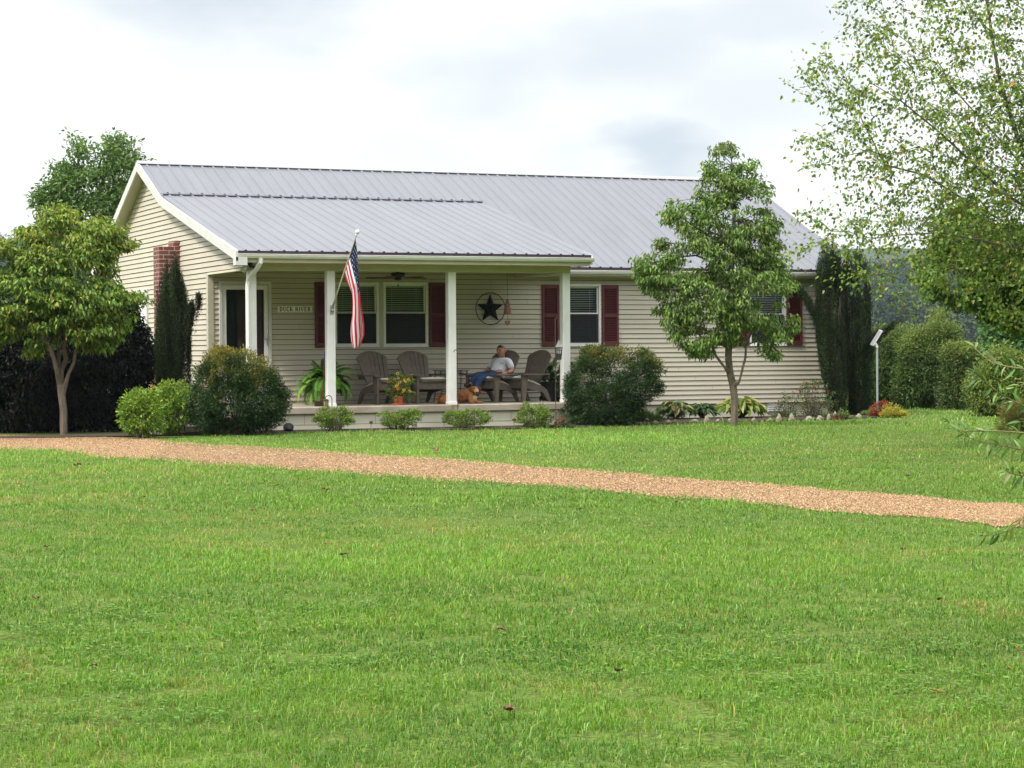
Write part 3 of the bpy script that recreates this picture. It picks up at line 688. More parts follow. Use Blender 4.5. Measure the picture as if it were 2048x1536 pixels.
# hanging wind chime: a bell shape over a heart
yc_ = .9; wx = Xpx(1015, yc_, 1.6); Zp = lambda py, px=1015, Y=yc_: float(atY(px, py, Y)[2])
ch = thing('wind_chime', 'dusty pink bell and heart wind chime hanging right of the star', 'wind chime', (wx, yc_, Zp(655)))
pinkm = mat('faded_pink', (.30, .13, .12), .7, noise=.15, nscale=20)
mb = MB(); mb.lathe([(.075, Zp(628)), (.078, Zp(629)), (.066, Zp(624)), (.045, Zp(610)), (.025, Zp(600)), (.006, Zp(597))], (wx, yc_, 0), 14); mb.build('bell', pinkm, ch)
mb = MB(); hz_ = Zp(644); pts = []
for i in range(24):
    a = 2*math.pi*i/24; pts.append((wx+.052*(math.sin(a)**3), hz_+.052*(.8*math.cos(a)-.32*math.cos(2*a)-.12*math.cos(3*a))-.01))
mb.prism(pts, 1, yc_-.01, yc_+.01); mb.build('heart', pinkm, ch)
mb = MB(); mb.tube([(wx, yc_, 2.40), (wx, yc_, Zp(597))], .0025, 5); mb.tube([(wx, yc_, Zp(628)), (wx, yc_, hz_+.03)], .0025, 5); mb.build('string', black, ch)
# ceiling fan
fx, fy = Xpx(796, 1.07, 2.2), 1.07
fan = thing('ceiling_fan', 'dark ceiling fan with brown blades under the porch roof', 'ceiling fan', (fx, fy, 2.40))
Zf = lambda py: float(atY(796, py, fy)[2])
mb = MB(); mb.lathe([(.03, 2.399), (.06, 2.38), (.06, 2.33), (.03, 2.30), (.03, 2.25), (.115, 2.245), (.125, Zf(548)), (.11, Zf(553)), (.06, Zf(555)), (.055, Zf(560)), (.02, Zf(561))], (fx, fy, 0), 18); mb.build('motor', black, fan, smooth=True)
bw = mat('fan_blade', (.13, .055, .03), .5, noise=.2, nscale=20)
for i in range(5):
    a = 2*math.pi*i/5+.18; M_ = Matrix.Translation((fx, fy, Zf(555.5))) @ Matrix.Rotation(a, 4, 'Z') @ Matrix.Rotation(.16, 4, 'X')
    mb = MB(); o_ = [(.12, -.03), (.2, -.05), (.4, -.068), (.53, -.06), (.56, -.02), (.56, .02), (.53, .06), (.4, .068), (.2, .05), (.12, .03)]
    vs = [M_ @ Vector((x, y, -.004)) for x, y in o_]+[M_ @ Vector((x, y, .004)) for x, y in o_]; n = len(o_)
    mb.add(vs, [tuple(range(n-1, -1, -1)), tuple(range(n, 2*n))]+[(j, (j+1) % n, n+(j+1) % n, n+j) for j in range(n)]); mb.build('fan_blade', bw, fan)
mb = MB(); mb.tube([(fx, fy, Zf(560)), (fx, fy, Zf(570))], .0015, 4); mb.ball((fx, fy, Zf(571)), .014, 8, (1, 1, 1.3)); mb.build('pull_chain', black, fan)
# flood light at the porch corner
lx, ly, lz = Xpx(498, -.12, 2.3), -.12, 2.33
fl = thing('flood_light', 'twin headed security light under the porch corner above the first post', 'light', (lx, ly, lz))
mb = MB(); mb.lathe([(.05, 0), (.055, -.01), (.045, -.03), (.02, -.045)], (lx, ly, lz), 12); mb.ball((lx+.02, ly-.03, lz-.05), .03, 10); mb.build('base', black, fl, smooth=True)
for s_i, (dx_, m_, nm) in enumerate(((-.09, trim, 'lamp_head'), (.09, black, 'lamp_head'))):
    M_ = Matrix.Translation((lx+dx_*.5, ly-.03, lz-.045)) @ Vector((dx_, -.05, -.09)).to_track_quat('Z', 'Y').to_matrix().to_4x4()
    mb = MB(); mb.lathe([(.012, -.01), (.016, .02), (.034, .04), (.038, .085), (.048, .12), (.044, .122), (.03, .10)], (0, 0, 0), 12, None)
    mb.v = [tuple(M_ @ Vector(v)) for v in mb.v]; o = mb.build(nm, m_, fl, smooth=True)
    if dx_ < 0: o['label'] = 'white lamp head'
    else: o['label'] = 'black lamp head'
# ================================================================== FLAG
A0 = np.array([2.690, -.02, WZ(664, 617, -.02)])
tip = None
Lp = 1.56; pdir = nrm(np.array([.10, -.78, 1.0]))
# pole length and lean are set so that the tip sits above the gutter line
flagp = thing('flag', 'stars and stripes flag hanging limp from a pole on the second porch post', 'flag', tuple(A0))
mb = MB(); tipp = A0+pdir*1.50
mb.tube([A0, A0+pdir*.8, tipp], [.013, .012, .010], 8); mb.build('pole', mat('pole_paint', (.50, .47, .38), .4), flagp, smooth=True)
mb = MB(); mb.ball(tipp+pdir*.03, .036, 12); mb.lathe([(.014, -.02), (.02, 0), (.012, .02)], tuple(tipp-pdir*.02), 10); mb.build('finial', white, flagp, smooth=True)
mb = MB(); mb.bbox((A0[0]-.03, -.022, A0[2]-.09), (A0[0]+.03, -.004, A0[2]+.05), .004); mb.tube([A0-pdir*.02+np.array([0, 0, -.01]), A0+pdir*.13], [.022, .019], 8); mb.ball(tuple(A0+np.array([0, -.01, -.03])), .026, 8); mb.build('bracket', steel, flagp, smooth=True)
def polept(px, py):
    """closest point of the pole to the line of sight through a pixel"""
    best = min(((abs(proj(A0+pdir*s)[1]-py)), s) for s in np.linspace(0, 1.7, 341)); return A0+pdir*best[1]
Htop = polept(711, 478); Hbot = polept(688, 547)
NU, NV = 150, 78; Yf = Htop[1]; 
def fcurve(pts, u):
    ys = [p[1] for p in pts]; t = u*(len(pts)-1); i = min(int(t), len(pts)-2); f = t-i
    return np.array(pts[i])*(1-f)+np.array(pts[i+1])*f
Lc = [(688, 547), (693, 562), (699, 577), (705, 592), (706, 612), (705, 632), (702, 652), (701.5, 668), (703, 681), (708, 694)]
Rc = [(711, 477), (716, 505), (719, 530), (720.5, 552), (723, 578), (725, 602), (728, 626), (731, 648), (731, 668), (722, 693)]
V = np.zeros((NU+1, NV+1, 3))
for i in range(NU+1):
    u = i/NU; l = fcurve(Lc, u); r = fcurve(Rc, u); fall = min(1, u*3.5)
    for j in range(NV+1):
        v = j/NV; px, py = l*(1-v)+r*v
        zig = (math.sin(v*math.pi*2.7+1.1+.7*u)*.11+math.sin(v*math.pi*8+u*5)*.012)*fall*(1-.25*u)
        sx_ = math.cos(v*math.pi*2.7+1.1+.7*u)*3.6*fall
        H = Hbot*(1-v)+Htop*v
        Y0 = H[1]*(1-fall)+(Htop[1]*.55+Hbot[1]*.45)*fall
        yy = Y0+zig+.03*math.sin(u*6)
        if i == 0: V[i, j] = H
        else: V[i, j] = atY(px+sx_, py+3*math.sin(v*9)*u, yy)
idx = np.arange((NU+1)*(NV+1)).reshape(NU+1, NV+1)
Fq = np.stack([idx[:-1, :-1], idx[1:, :-1], idx[1:, 1:], idx[:-1, 1:]], -1).reshape(-1, 4)
jj = np.tile(np.arange(NV), NU); ii = np.repeat(np.arange(NU), NV)
stripe = jj//6; fmi = np.where(stripe % 2 == 0, 0, 1)
cant = (ii < NU*.40) & (jj >= 36); fmi[cant] = 2
U = (ii+.5)/NU*1.5; Vv = (jj+.5)/NV*.9
for r_ in range(9):
    for c_ in range(6 if r_ % 2 == 0 else 5):
        su = .05+(c_ if r_ % 2 == 0 else c_+.5)*.1; sv = .415+.045+(r_)*.049
        an = np.arctan2(Vv-sv, U-su); rad = .0165*(.72+.28*np.cos(5*an))
        fmi[(np.hypot(U-su, Vv-sv) < rad+.001) & cant] = 1
def cloth(name, c):
    m = leafmat(name, .25, .8, .1, (1, 1, 1)); t = m.node_tree
    for l in list(t.links):
        if l.from_node.type == 'ATTRIBUTE': t.links.remove(l)
    t.nodes['Principled BSDF'].inputs['Base Color'].default_value = c+(1,)
    vm = [n for n in t.nodes if n.type == 'VECT_MATH'][0]; vm.inputs[0].default_value = c; return m
fo = mesh_np('cloth', V.reshape(-1, 3), [Fq], [cloth('flag_red', (.55, .03, .06)), cloth('flag_white', (.78, .76, .78)), cloth('flag_blue', (.03, .04, .13))], flagp, fm=fmi, smooth=True)
# ================================================================== CHAIRS
def make_chair():
    t = thing('adirondack_chair', 'x', 'chair')
    # local: faces -Y, origin on the floor at the middle of the seat
    for s in (-1, 1):
        mb = MB(); mb.prism([(-.36, 0), (-.305, 0), (-.245, .47), (-.36, .47)], 0, s*.315-.022, s*.315+.022); mb.bbox((min(s*.29, s*.337), -.385, .0), (max(s*.29, s*.337), -.355, .47), .006); mb.build('front_leg', resin, t, world=False)
        mb = MB(); mb.prism([(-.34, .36), (-.34, .25), (-.1, .21), (.14, .165), (.28, 0), (.335, 0), (.245, .20), (.14, .27), (-.1, .33)], 0, s*.275-.018, s*.275+.018); mb.build('rear_leg', resin, t, world=False)
        mb = MB(); mb.prism([(s*.26, -.42), (s*.40, -.42), (s*.405, -.20), (s*.36, .25), (s*.28, .26), (s*.27, .0)], 2, .47, .495); mb.build('armrest', resin, t, world=False)
    mb = MB()
    for i in range(7):
        f = i/6; y = -.37+f*.5; z = .375-f*.135
        M_ = Matrix.Translation((0, y, z)) @ Matrix.Rotation(-.26, 4, 'X'); mb.bbox((-.255, -.037, -.011), (.255, .037, .011), .005, M_)
    mb.bbox((-.292, -.368, .24), (.292, -.348, .375), .006)
    mb.build('seat', resin, t, world=False)
    mb = MB(); th = math.radians(24)
    for i in range(7):
        c = (i-3)/3; x0 = c*.165; x1 = c*.262
        w0, w1 = .0255, .0415
        arc = lambda x: .535+.215*math.sqrt(max(0, 1-(x/.335)**2))
        pts = [(x0-w0, -.03), (x0+w0, -.03), (x1+w1, arc(x1+w1)-.01), (x1+w1-.008, arc(x1+w1-.008)), (x1, arc(x1)), (x1-w1+.008, arc(x1-w1+.008)), (x1-w1, arc(x1-w1)-.01)]
        n = len(pts); vs = []
        for d in (-.010, .012):
            for x, q in pts:
                vs.append((x, .10+math.sin(th)*q+math.cos(th)*(d-.022*c*c), .22+math.cos(th)*q-math.sin(th)*d))
        mb.add(vs, [tuple(range(n-1, -1, -1)), tuple(range(n, 2*n))]+[(j, (j+1) % n, n+(j+1) % n, n+j) for j in range(n)])
    M_ = Matrix.Translation((0, .10+math.sin(th)*.26+.02, .22+math.cos(th)*.26)) @ Matrix.Rotation(-th, 4, 'X'); mb.bbox((-.33, -.0, -.03), (.33, .02, .03), .005, M_)
    M_ = Matrix.Translation((0, .10+math.sin(th)*.50+.02, .22+math.cos(th)*.50)) @ Matrix.Rotation(-th, 4, 'X'); mb.bbox((-.24, -.0, -.02), (.24, .018, .02), .005, M_)
    mb.build('backrest', resin, t, world=False)
    return t
def make_cushion():
    NX, NY = 14, 14; V = []; 
    for sgn in (1, -1):
        for i in range(NX+1):
            for j in range(NY+1):
                u = i/NX*2-1; v = j/NY*2-1; e = (1-abs(u)**5)*(1-abs(v)**5)
                h = .006+.034*max(e, 0)**.45
                x = u*.252; y = -.125+v*.255; V.append((x, y, .395-(y+.37)*.27+.03+sgn*h-(.004*math.sin(u*9)*math.cos(v*8) if sgn > 0 else 0)))
    n = (NX+1)*(NY+1); fs = []
    for s_ in range(2):
        for i in range(NX):
            for j in range(NY):
                a = s_*n+i*(NY+1)+j; q = (a, a+1, a+NY+2, a+NY+1); fs.append(q if s_ else q[::-1])
    for i in range(NX):
        for j_ in (0, NY): a = i*(NY+1)+j_; fs.append((a, a+NY+1, n+a+NY+1, n+a))
    for j in range(NY):
        for i_ in (0, NX): a = i_*(NY+1)+j; fs.append((a, a+1, n+a+1, n+a))
    mb = MB(); mb.add(V, fs); o = mb.build('seat_cushion', cushm, smooth=True); return o
chairs = []
c0 = make_chair(); q0 = make_cushion()
spec = [(764, 1.36, 12, 'brown slatted adirondack chair beside the fern, leftmost of the four', 'white cushion on the chair beside the fern'),
        (845, 1.36, 10, 'brown slatted adirondack chair behind the yellow flower pot', 'white cushion on the chair behind the flower pot'),
        (989, 1.30, -62, 'brown slatted adirondack chair that the man sits in', 'white cushion under the sitting man'),
        (1052, 1.22, -72, 'empty brown adirondack chair between the man and the last post', 'white cushion on the empty chair beside the last post')]
for i, (px, Y, dg_, la, lb) in enumerate(spec):
    o = c0 if i == 0 else copy_tree(c0); q = q0 if i == 0 else copy_tree(q0)
    X = Xpx(px, Y, .2); o.location = (X, Y, 0); o.rotation_euler = (0, 0, R_(dg_)); o['label'] = la; o['group'] = 'adirondack chairs on the porch'
    q.location = (X, Y, 0); q.rotation_euler = (0, 0, R_(dg_)); tag(q, lb, 'cushion', 'white chair cushions')
    chairs.append((X, Y, R_(dg_)))
# ================================================================== small porch furniture
# wrought iron stand
tx, ty = Xpx(902, 1.70, .5), 1.70; ZT = WZ(902, 740, ty)
tb = thing('iron_plant_stand', 'black wrought iron plant stand with a lattice apron between the chairs', 'plant stand', (tx, ty, 0)); hw = .25
mb = MB(); mb.bbox((tx-hw-.03, ty-.17, ZT-.012), (tx+hw+.03, ty+.17, ZT), .004); mb.build('top', black, tb)
for sx_ in (-1, 1):
    for sy in (-1, 1): mb = MB(); mb.tube([(tx+sx_*hw, ty+sy*.14, ZT-.01), (tx+sx_*(hw-.01), ty+sy*.14, .2), (tx+sx_*(hw+.02), ty+sy*.15, .0)], .007, 6); mb.build('leg', black, tb)
for sy in (-1, 1):
    mb = MB(); y = ty+sy*.145; mb.box((tx-hw, y-.004, ZT-.075), (tx+hw, y+.004, ZT-.068)); mb.box((tx-hw, y-.004, ZT-.03), (tx+hw, y+.004, ZT-.024))
    for k in range(9):
        xx = tx-hw+(k+.5)*2*hw/9; mb.tube([(xx+.018*math.cos(a), y, ZT-.05+.018*math.sin(a)) for a in np.linspace(0, 2*math.pi, 9)], .0045, 4, cap=False)
        mb.tube([(xx-.025, y, ZT-.07), (xx, y, ZT-.11), (xx+.025, y, ZT-.07)], .004, 4, cap=False)
    mb.build('lattice', black, tb)
mb = MB(); mb.bbox((tx-hw, ty-.14, .10), (tx+hw, ty+.14, .11), .003); mb.tube([(tx-hw, ty-.15, .19), (tx+hw, ty-.15, .19)], .006, 5); mb.build('shelf', black, tb)
# broom leaning on the second post
bxm = Xpx(646, .35, 0); br_ = thing('broom', 'broom with a red brown handle and purple grip leaning on the second post', 'broom', (bxm, .35, 0))
a = np.array([bxm, .38, .07]); b = np.array([2.62, .145, WZ(651, 702, .145)]); mb = MB(); mb.tube([a, a+(b-a)*.83], .012, 8); mb.build('handle', mat('broom_handle', (.22, .06, .045), .5), br_)
mb = MB(); mb.tube([a+(b-a)*.83, b], [.014, .015], 8); mb.build('grip', mat('purple_grip', (.10, .06, .32), .5), br_)
mb = MB(); mb.bbox((bxm-.13, .35, .045), (bxm+.07, .41, .085), .006); mb.box((bxm-.13, .355, .0), (bxm+.07, .405, .05)); mb.build('brush_head', mat('bristle', (.05, .03, .025), .9, noise=.3, nscale=60), br_)
# terracotta pot and its flowering plant
px_, py_ = Xpx(797, .22, .1), .22
pt = thing('flower_pot', 'terracotta pot with saucer at the porch edge below the second chair', 'flower pot', (px_, py_, 0))
mb = MB(); mb.lathe([(.085, .02), (.075, .03), (.078, .09), (.088, .13), (.092, .13), (.092, .15), (.08, .15)], (px_, py_, 0), 20); mb.build('pot', terra, pt, smooth=True)
mb = MB(); mb.lathe([(.11, 0), (.125, .008), (.128, .03), (.118, .03), (.11, .012)], (px_, py_, 0), 20); mb.build('saucer', terra, pt, smooth=True)
fpl = thing('black_eyed_plant', 'yellow green flowering plant with dark centred blooms growing in the terracotta pot', 'potted plant', (px_, py_, .14))
D_ = Dof((px_, py_, .3)); r = np.random.default_rng(3)
pts, x, y, v, t_ = crown_pts([(776, 762), (784, 750), (798, 747), (812, 752), (826, 758), (832, 772), (828, 788), (812, 797), (788, 798), (774, 786)], D_, 90, .9, r=r)
c, o = foliage(pts, 9, .05, .9, r)
d = nrm(nrm(c-np.array([px_, py_, .15]))+r.normal(0, .5, c.shape)+np.array([0, 0, -.2]))
a_, f_, cc = leaf_arrays(c, d, nrm(r.normal(0, .5, c.shape)+[0, -.3, 1]), r.uniform(.04, .065, len(c)), r.uniform(.015, .022, len(c)), palette(len(c), [(.22, .27, .04, 3), (.12, .20, .03, 4), (.32, .30, .06, 2), (.06, .12, .02, 2)], r=r))
mesh_np('leaves', a_, [f_], LEAF, fpl, cols=cc)
mb = MB()
for k in range(26): mb.tube([(px_+r.normal(0, .01), py_+r.normal(0, .01), .13), pts[k]*.5+np.array([px_, py_, .2])*.5, pts[k]], .003, 4, cap=False)
mb.build('stems', mat('green_stem', (.08, .12, .03), .7), fpl)
fp, x, y, v, t_ = crown_pts([(776, 762), (784, 748), (798, 743), (812, 748), (826, 758), (832, 775), (812, 790), (780, 786)], D_, 16, .9, r=r)
eyem = mat('dark_eye', (.03, .012, .01), .9)
for k in range(16):
    P_ = []; A_ = []; CC = []; E_ = MB()
    ctr = fp[k]+_F*-.08; fn = nrm(np.array([r.normal(0, .4)-.35, -.9, .5])); s1 = nrm(np.cross(fn, [0, 0, 1])); s2 = np.cross(s1, fn)
    for q in range(9):
        a = q*2*math.pi/9; P_.append(ctr); A_.append(s1*math.cos(a)+s2*math.sin(a)-fn*.2); CC.append([(.65, .38, .04), (.62, .25, .03), (.60, .45, .12)][k % 3])
    E_.ball(ctr-(-fn*.008), .011, 6)
    P_ = np.array(P_); A_ = np.array(A_); a_, f_, cc = leaf_arrays(P_, A_, np.tile([-.3, -.9, .4], (len(P_), 1)), .034, .013, np.array(CC), curve=.1)
    fl_o = mesh_np('flower', a_, [f_], PETAL, fpl, cols=cc); E_.build('flower_eye', eyem, fl_o)
# big fern in a dark pot
fx_, fy_ = Xpx(652, 1.15, .4), 1.15
ft = thing('fern', 'large arching green fern in a dark pot behind the second post', 'potted plant', (fx_, fy_, 0)); r = np.random.default_rng(5)
mb = MB(); mb.lathe([(.10, 0), (.13, .02), (.16, .26), (.17, .26), (.17, .30), (.15, .30)], (fx_, fy_, 0), 18); mb.build('pot', mat('dark_pot', (.03, .03, .03), .6), ft, smooth=True)
P_ = []; A_ = []; N_ = []; Ls = []; CC = []; st_ = MB()
for k in range(95):
    az = r.uniform(0, 2*math.pi); ln = r.uniform(.42, .70); el = r.uniform(.35, 1.35); droop = r.uniform(1.4, 2.9)
    if k < 8: el = 1.4; droop = .8; ln = .5
    p = np.array([fx_, fy_, .32])+r.normal(0, .03, 3); path = [p.copy()]; ns = 22
    for i in range(ns):
        e = el-droop*(i/ns)**1.3; p = p+np.array([math.cos(az)*math.cos(e), math.sin(az)*math.cos(e)*.8, math.sin(e)])*ln/ns; path.append(p.copy())
    path = np.array(path); st_.tube(path[::3], .0025, 4, cap=False)
    col = palette(1, [(.17, .36, .045, 3), (.11, .25, .035, 3), (.28, .46, .07, 1)], .15, r)[0]
    for i in range(3, ns+1):
        tdir = nrm(path[i]-path[i-1]); sd_ = nrm(np.cross(tdir, [0, 0, 1])+1e-6); L0 = .085*math.sin(math.pi*min(1, (i+1)/(ns+3)))**.6+.012
        for s in (-1, 1):
            for q in (0, .5): P_.append(path[i]-(path[i]-path[i-1])*q); A_.append(sd_*s+tdir*.35+np.array([0, 0, -.25])); N_.append(np.cross(sd_, tdir)+[0, 0, .3]); Ls.append(L0*r.uniform(.85, 1.1)); CC.append(col*(1+r.normal(0, .1)))
a_, f_, cc = leaf_arrays(np.array(P_), np.array(A_), np.array(N_), np.array(Ls), .015, np.array(CC))
mesh_np('fronds', a_, [f_], LEAF, ft, cols=cc); st_.build('frond_stalks', MATS['green_stem'], ft)
# broad leaved plant behind the empty chair
qx, qy = Xpx(1100, 1.55, .3), 1.55; r = np.random.default_rng(8)
bp = thing('broadleaf_plant', 'broad leaved dark green plant in a black pot behind the empty chair', 'potted plant', (qx, qy, 0))
mb = MB(); mb.lathe([(.13, 0), (.16, .02), (.19, .30), (.2, .30), (.2, .34), (.17, .34)], (qx, qy, 0), 18); mb.build('pot', MATS['dark_pot'], bp, smooth=True)
D_ = Dof((qx, qy, .4)); pts, x, y, v, t_ = crown_pts([(1080, 748), (1092, 732), (1108, 728), (1122, 735), (1148, 722), (1160, 735), (1150, 765), (1122, 800), (1092, 800), (1078, 775)], D_, 130, .8, r=r)
d = nrm(nrm(pts-np.array([qx, qy, .25]))+r.normal(0, .3, pts.shape)); a_, f_, cc = leaf_arrays(pts, d, nrm(r.normal(0, .4, pts.shape)+[0, -.4, 1]), r.uniform(.12, .2, len(pts)), r.uniform(.07, .12, len(pts)), palette(len(pts), [(.05, .12, .03, 3), (.03, .07, .02, 3), (.12, .20, .08, 1)], r=r), curve=.3)
mesh_np('leaves', a_, [f_], LEAF, bp, cols=cc); mb = MB()
for k in range(24): mb.tube([(qx, qy, .3), pts[k]], .004, 4, cap=False)
mb.build('stems', MATS['green_stem'], bp)
# small glass lantern hung on a crook in front of the second post
def crook(name, label, cat, X, Y, ztop, rad, side, m, group=None, zoff=-.42, loop=False):
    t = thing(name, label, cat, (X, Y, float(ground(X, Y))), group=group)
    pts = [(X, Y, float(ground(X, Y))-.05), (X, Y, ztop-rad)]+[(X+side*rad*(1-math.cos(a)), Y, ztop-rad+rad*math.sin(a)) for a in np.linspace(.2, math.pi+.3, 12)]
    mb = MB(); mb.tube(pts, .0065, 6); mb.build('crook', m, t, smooth=True); return t
rust = mat('rusty_iron', (.08, .045, .03), .7, noise=.3, nscale=40)
lampglass = mat('amber_glass', (.34, .29, .13), .25)
X1_, Y1_ = Xpx(664, -.42, 0), -.42; zt = WZ(656, 791, Y1_)
t1 = crook('hook_lantern', 'small tan glass lantern on a thin crook in front of the second post', 'lantern', X1_, Y1_, zt, .055, -1, rust)
lx_ = Xpx(651.5, Y1_, 0); z0_, z1_ = WZ(651, 817, Y1_), WZ(651, 801, Y1_)
mb = MB(); mb.lathe([(.040, z0_), (.045, z1_)], (lx_, Y1_, 0), 8); mb.build('glass', lampglass, t1)
mb = MB(); mb.lathe([(.056, z1_), (.058, z1_+.008), (.03, z1_+.022), (.008, z1_+.03)], (lx_, Y1_, 0), 8)
for k in range(8): a = (k+.5)*math.pi/4; mb.tube([(lx_+.044*math.cos(a), Y1_+.044*math.sin(a), z0_-.004), (lx_+.049*math.cos(a), Y1_+.049*math.sin(a), z1_+.002)], .0035, 4)
mb.lathe([(.05, z0_-.012), (.05, z0_)], (lx_, Y1_, 0), 8); mb.build('cage', rust, t1)
# tall crook with a black lantern by the last post
X2_, Y2_ = Xpx(1111, -.35, .5), -.35; zt = WZ(1115, 636, Y2_)
t2 = crook('garden_lantern', 'black carriage lantern hanging on a tall thin crook beside the last post', 'lantern', X2_, Y2_, zt, .035, 1, rust)
lx_ = Xpx(1117.5, Y2_, .8); za, zb, zc, zd = [WZ(1117, q, Y2_) for q in (718.5, 695, 690, 683)]
lb = mat('lantern_black', (.03, .03, .032), .5)
mb = MB(); mb.lathe([(.088, zb-.002), (.092, zb+.006), (.045, zc+.012), (.02, zd), (.008, zd+.03)], (lx_, Y2_, 0), 4, Matrix.Rotation(R_(45-23), 4, 'Z')); mb.build('roof', mat('lantern_grey', (.16, .16, .16), .45, .4), t2)
mb = MB(); MZ = Matrix.Rotation(R_(22), 4, 'Z')
for k in range(4):
    a = k*math.pi/2+R_(22); b2 = a+math.pi/2
    mb.tube([(lx_+.052*math.cos(a), Y2_+.052*math.sin(a), za), (lx_+.080*math.cos(a), Y2_+.080*math.sin(a), zb)], .008, 4)
    for u in (.33, .66):
        p0 = np.array([lx_+.052*(math.cos(a)*(1-u)+math.cos(b2)*u), Y2_+.052*(math.sin(a)*(1-u)+math.sin(b2)*u), za]); p1 = np.array([lx_+.080*(math.cos(a)*(1-u)+math.cos(b2)*u), Y2_+.080*(math.sin(a)*(1-u)+math.sin(b2)*u), zb]); mb.tube([p0, p1], .004, 4)
    for h_ in (.45, .75):
        rr = .052+(.028)*h_; zz = za+(zb-za)*h_; mb.tube([(lx_+rr*math.cos(a), Y2_+rr*math.sin(a), zz), (lx_+rr*math.cos(b2), Y2_+rr*math.sin(b2), zz)], .005, 4)
mb.lathe([(.055, za-.012), (.060, za+.085)], (lx_, Y2_, 0), 4, MZ); mb.tube([(lx_, Y2_, zd+.02), (lx_, Y2_, zt-.03)], .0035, 5); mb.build('frame', lb, t2)
mb = MB(); mb.lathe([(.030, za+.08), (.046, zb-.01)], (lx_, Y2_, 0), 4, MZ); mb.build('frosted_glass', mat('frosted', (.62, .62, .58), .5), t2)
crook('plant_hook', 'bare rusty crook standing beside the third porch post', 'hook', Xpx(915, -.3, .4), -.3, WZ(915, 700, -.3), .03, -1, rust)
# stake lights
def stake(px, py0, py1, Y, label, capm):
    X = Xpx(px, Y, -.3); t = thing('stake_light', label, 'garden light', (X, Y, float(ground(X, Y))), group='small stake lights along the bed')
    a, b = WZ(px, py0, Y), WZ(px, py1, Y)
    mb = MB(); mb.tube([(X, Y, a-.05), (X, Y, b-.03)], .006, 6); mb.build('stake', mat('stake_'+str(px), (.28, .20, .13), .7), t)
    mb = MB(); mb.lathe([(.012, b-.035), (.03, b-.03), (.032, b), (.02, b+.006), (.006, b+.012)], (X, Y, 0), 10); mb.build('cap', capm, t)
stake(742, 864, 843, -.55, 'tiny stake light between the first two azaleas', rust); stake(888, 862, 842, -.5, 'tiny stake light left of the third azalea', rust)
stake(1028, 860, 838, -.45, 'tiny stake light between the third and fourth azaleas', rust); stake(1294, 861, 838, -.2, 'tiny stake light right of the big bush beside the stones', MATS['lantern_grey'])
# dark spotlight on the grass by the porch foundation
X_, Y_ = Xpx(577, -.45, -.4), -.45; g_ = float(ground(X_, Y_)); spt = thing('ground_spotlight', 'black ground spotlight in the grass beside the big golden bush', 'garden light', (X_, Y_, g_))
M_ = Matrix.Translation((X_, Y_, g_+.06)) @ Matrix.Rotation(R_(-55), 4, 'X') @ Matrix.Rotation(R_(15), 4, 'Y')
mb = MB(); mb.lathe([(.05, -.07), (.075, -.02), (.085, .03), (.085, .045), (.07, .045), (.06, .02)], (0, 0, 0), 16); mb.v = [tuple(M_ @ Vector(v)) for v in mb.v]; mb.build('housing', black, spt, smooth=True)
mb = MB(); mb.tube([(X_, Y_, g_-.03), (X_, Y_, g_+.05)], .012, 6); mb.build('spike', black, spt)
# leaning level board by the side door
p0 = atX(305, 775, XG-.12); p1 = atX(317, 700, XG-.04); yb_ = thing('yellow_board', 'long yellow board leaning on the side wall left of the chimney', 'board', tuple(p0-np.array([0, 0, .1])))
dd = p1-p0; mb = MB(); mb.tube([p0-dd*.6, p1+dd*.1], .05, 4); mb.build('plank', mat('yellow_paint', (.42, .25, .02), .6, noise=.1), yb_)
# ================================================================== MAN AND DOG
def skin(name, nodes, edges, m, parent, root=0, sub=2):
    """nodes: list of (pos, rx, ry); one continuous tapered surface"""
    me = bpy.data.meshes.new(name); me.from_pydata([tuple(map(float, n[0])) for n in nodes], edges, [])
    o = bpy.data.objects.new(name+'_tmp', me); C.objects.link(o)
    o.modifiers.new('s', 'SKIN')
    if not me.skin_vertices:
        bm = bmesh.new(); bm.from_mesh(me); bm.verts.layers.skin.verify(); bm.to_mesh(me); bm.free()
    for i, n in enumerate(nodes):
        me.skin_vertices[0].data[i].radius = (n[1], n[2] if len(n) > 2 else n[1]); me.skin_vertices[0].data[i].use_root = (i == root)
    mo = o.modifiers.new('u', 'SUBSURF'); mo.levels = sub; mo.render_levels = sub
    bpy.context.view_layer.update(); dg = bpy.context.evaluated_depsgraph_get()
    m2 = bpy.data.meshes.new_from_object(o.evaluated_get(dg)); bpy.data.objects.remove(o); m2.name = name
    V = np.empty(len(m2.vertices)*3); m2.vertices.foreach_get('co', V); V = V.reshape(-1, 3)-(_org(parent) if parent else 0); m2.vertices.foreach_set('co', V.ravel())
    m2.materials.clear(); m2.materials.append(m); m2.polygons.foreach_set('use_smooth', [True]*len(m2.polygons)); m2.update()
    q = bpy.data.objects.new(name, m2); C.objects.link(q); q.parent = parent; return q
def S(px, py, Y): return atY(px, py, Y)
skinm = mat('skin', (.50, .24, .155), .5, noise=.12, nscale=14, spec=.35); hairm = mat('grey_hair', (.24, .20, .17), .85, noise=.45, nscale=45, bump=.8, bscale=120)
shirt = mat('pale_shirt', (.74, .74, .84), .85, noise=.06, nscale=9, bump=.55, bscale=9); jean = mat('blue_jeans', (.018, .045, .12), .85, noise=.35, nscale=18, bump=.3, bscale=20); shoe = mat('dark_shoe', (.02, .018, .018), .5)
ch3 = chairs[2]; pel = S(994, 753, 1.36)
man = thing('person', 'grey haired man in a pale short sleeved shirt and jeans leaning back in a chair', 'person', (pel[0], pel[1], 0))
hd = S(1002.5, 702.5, 1.44); nk = S(1004.5, 716.5, 1.46); cht = S(1004, 725, 1.44)
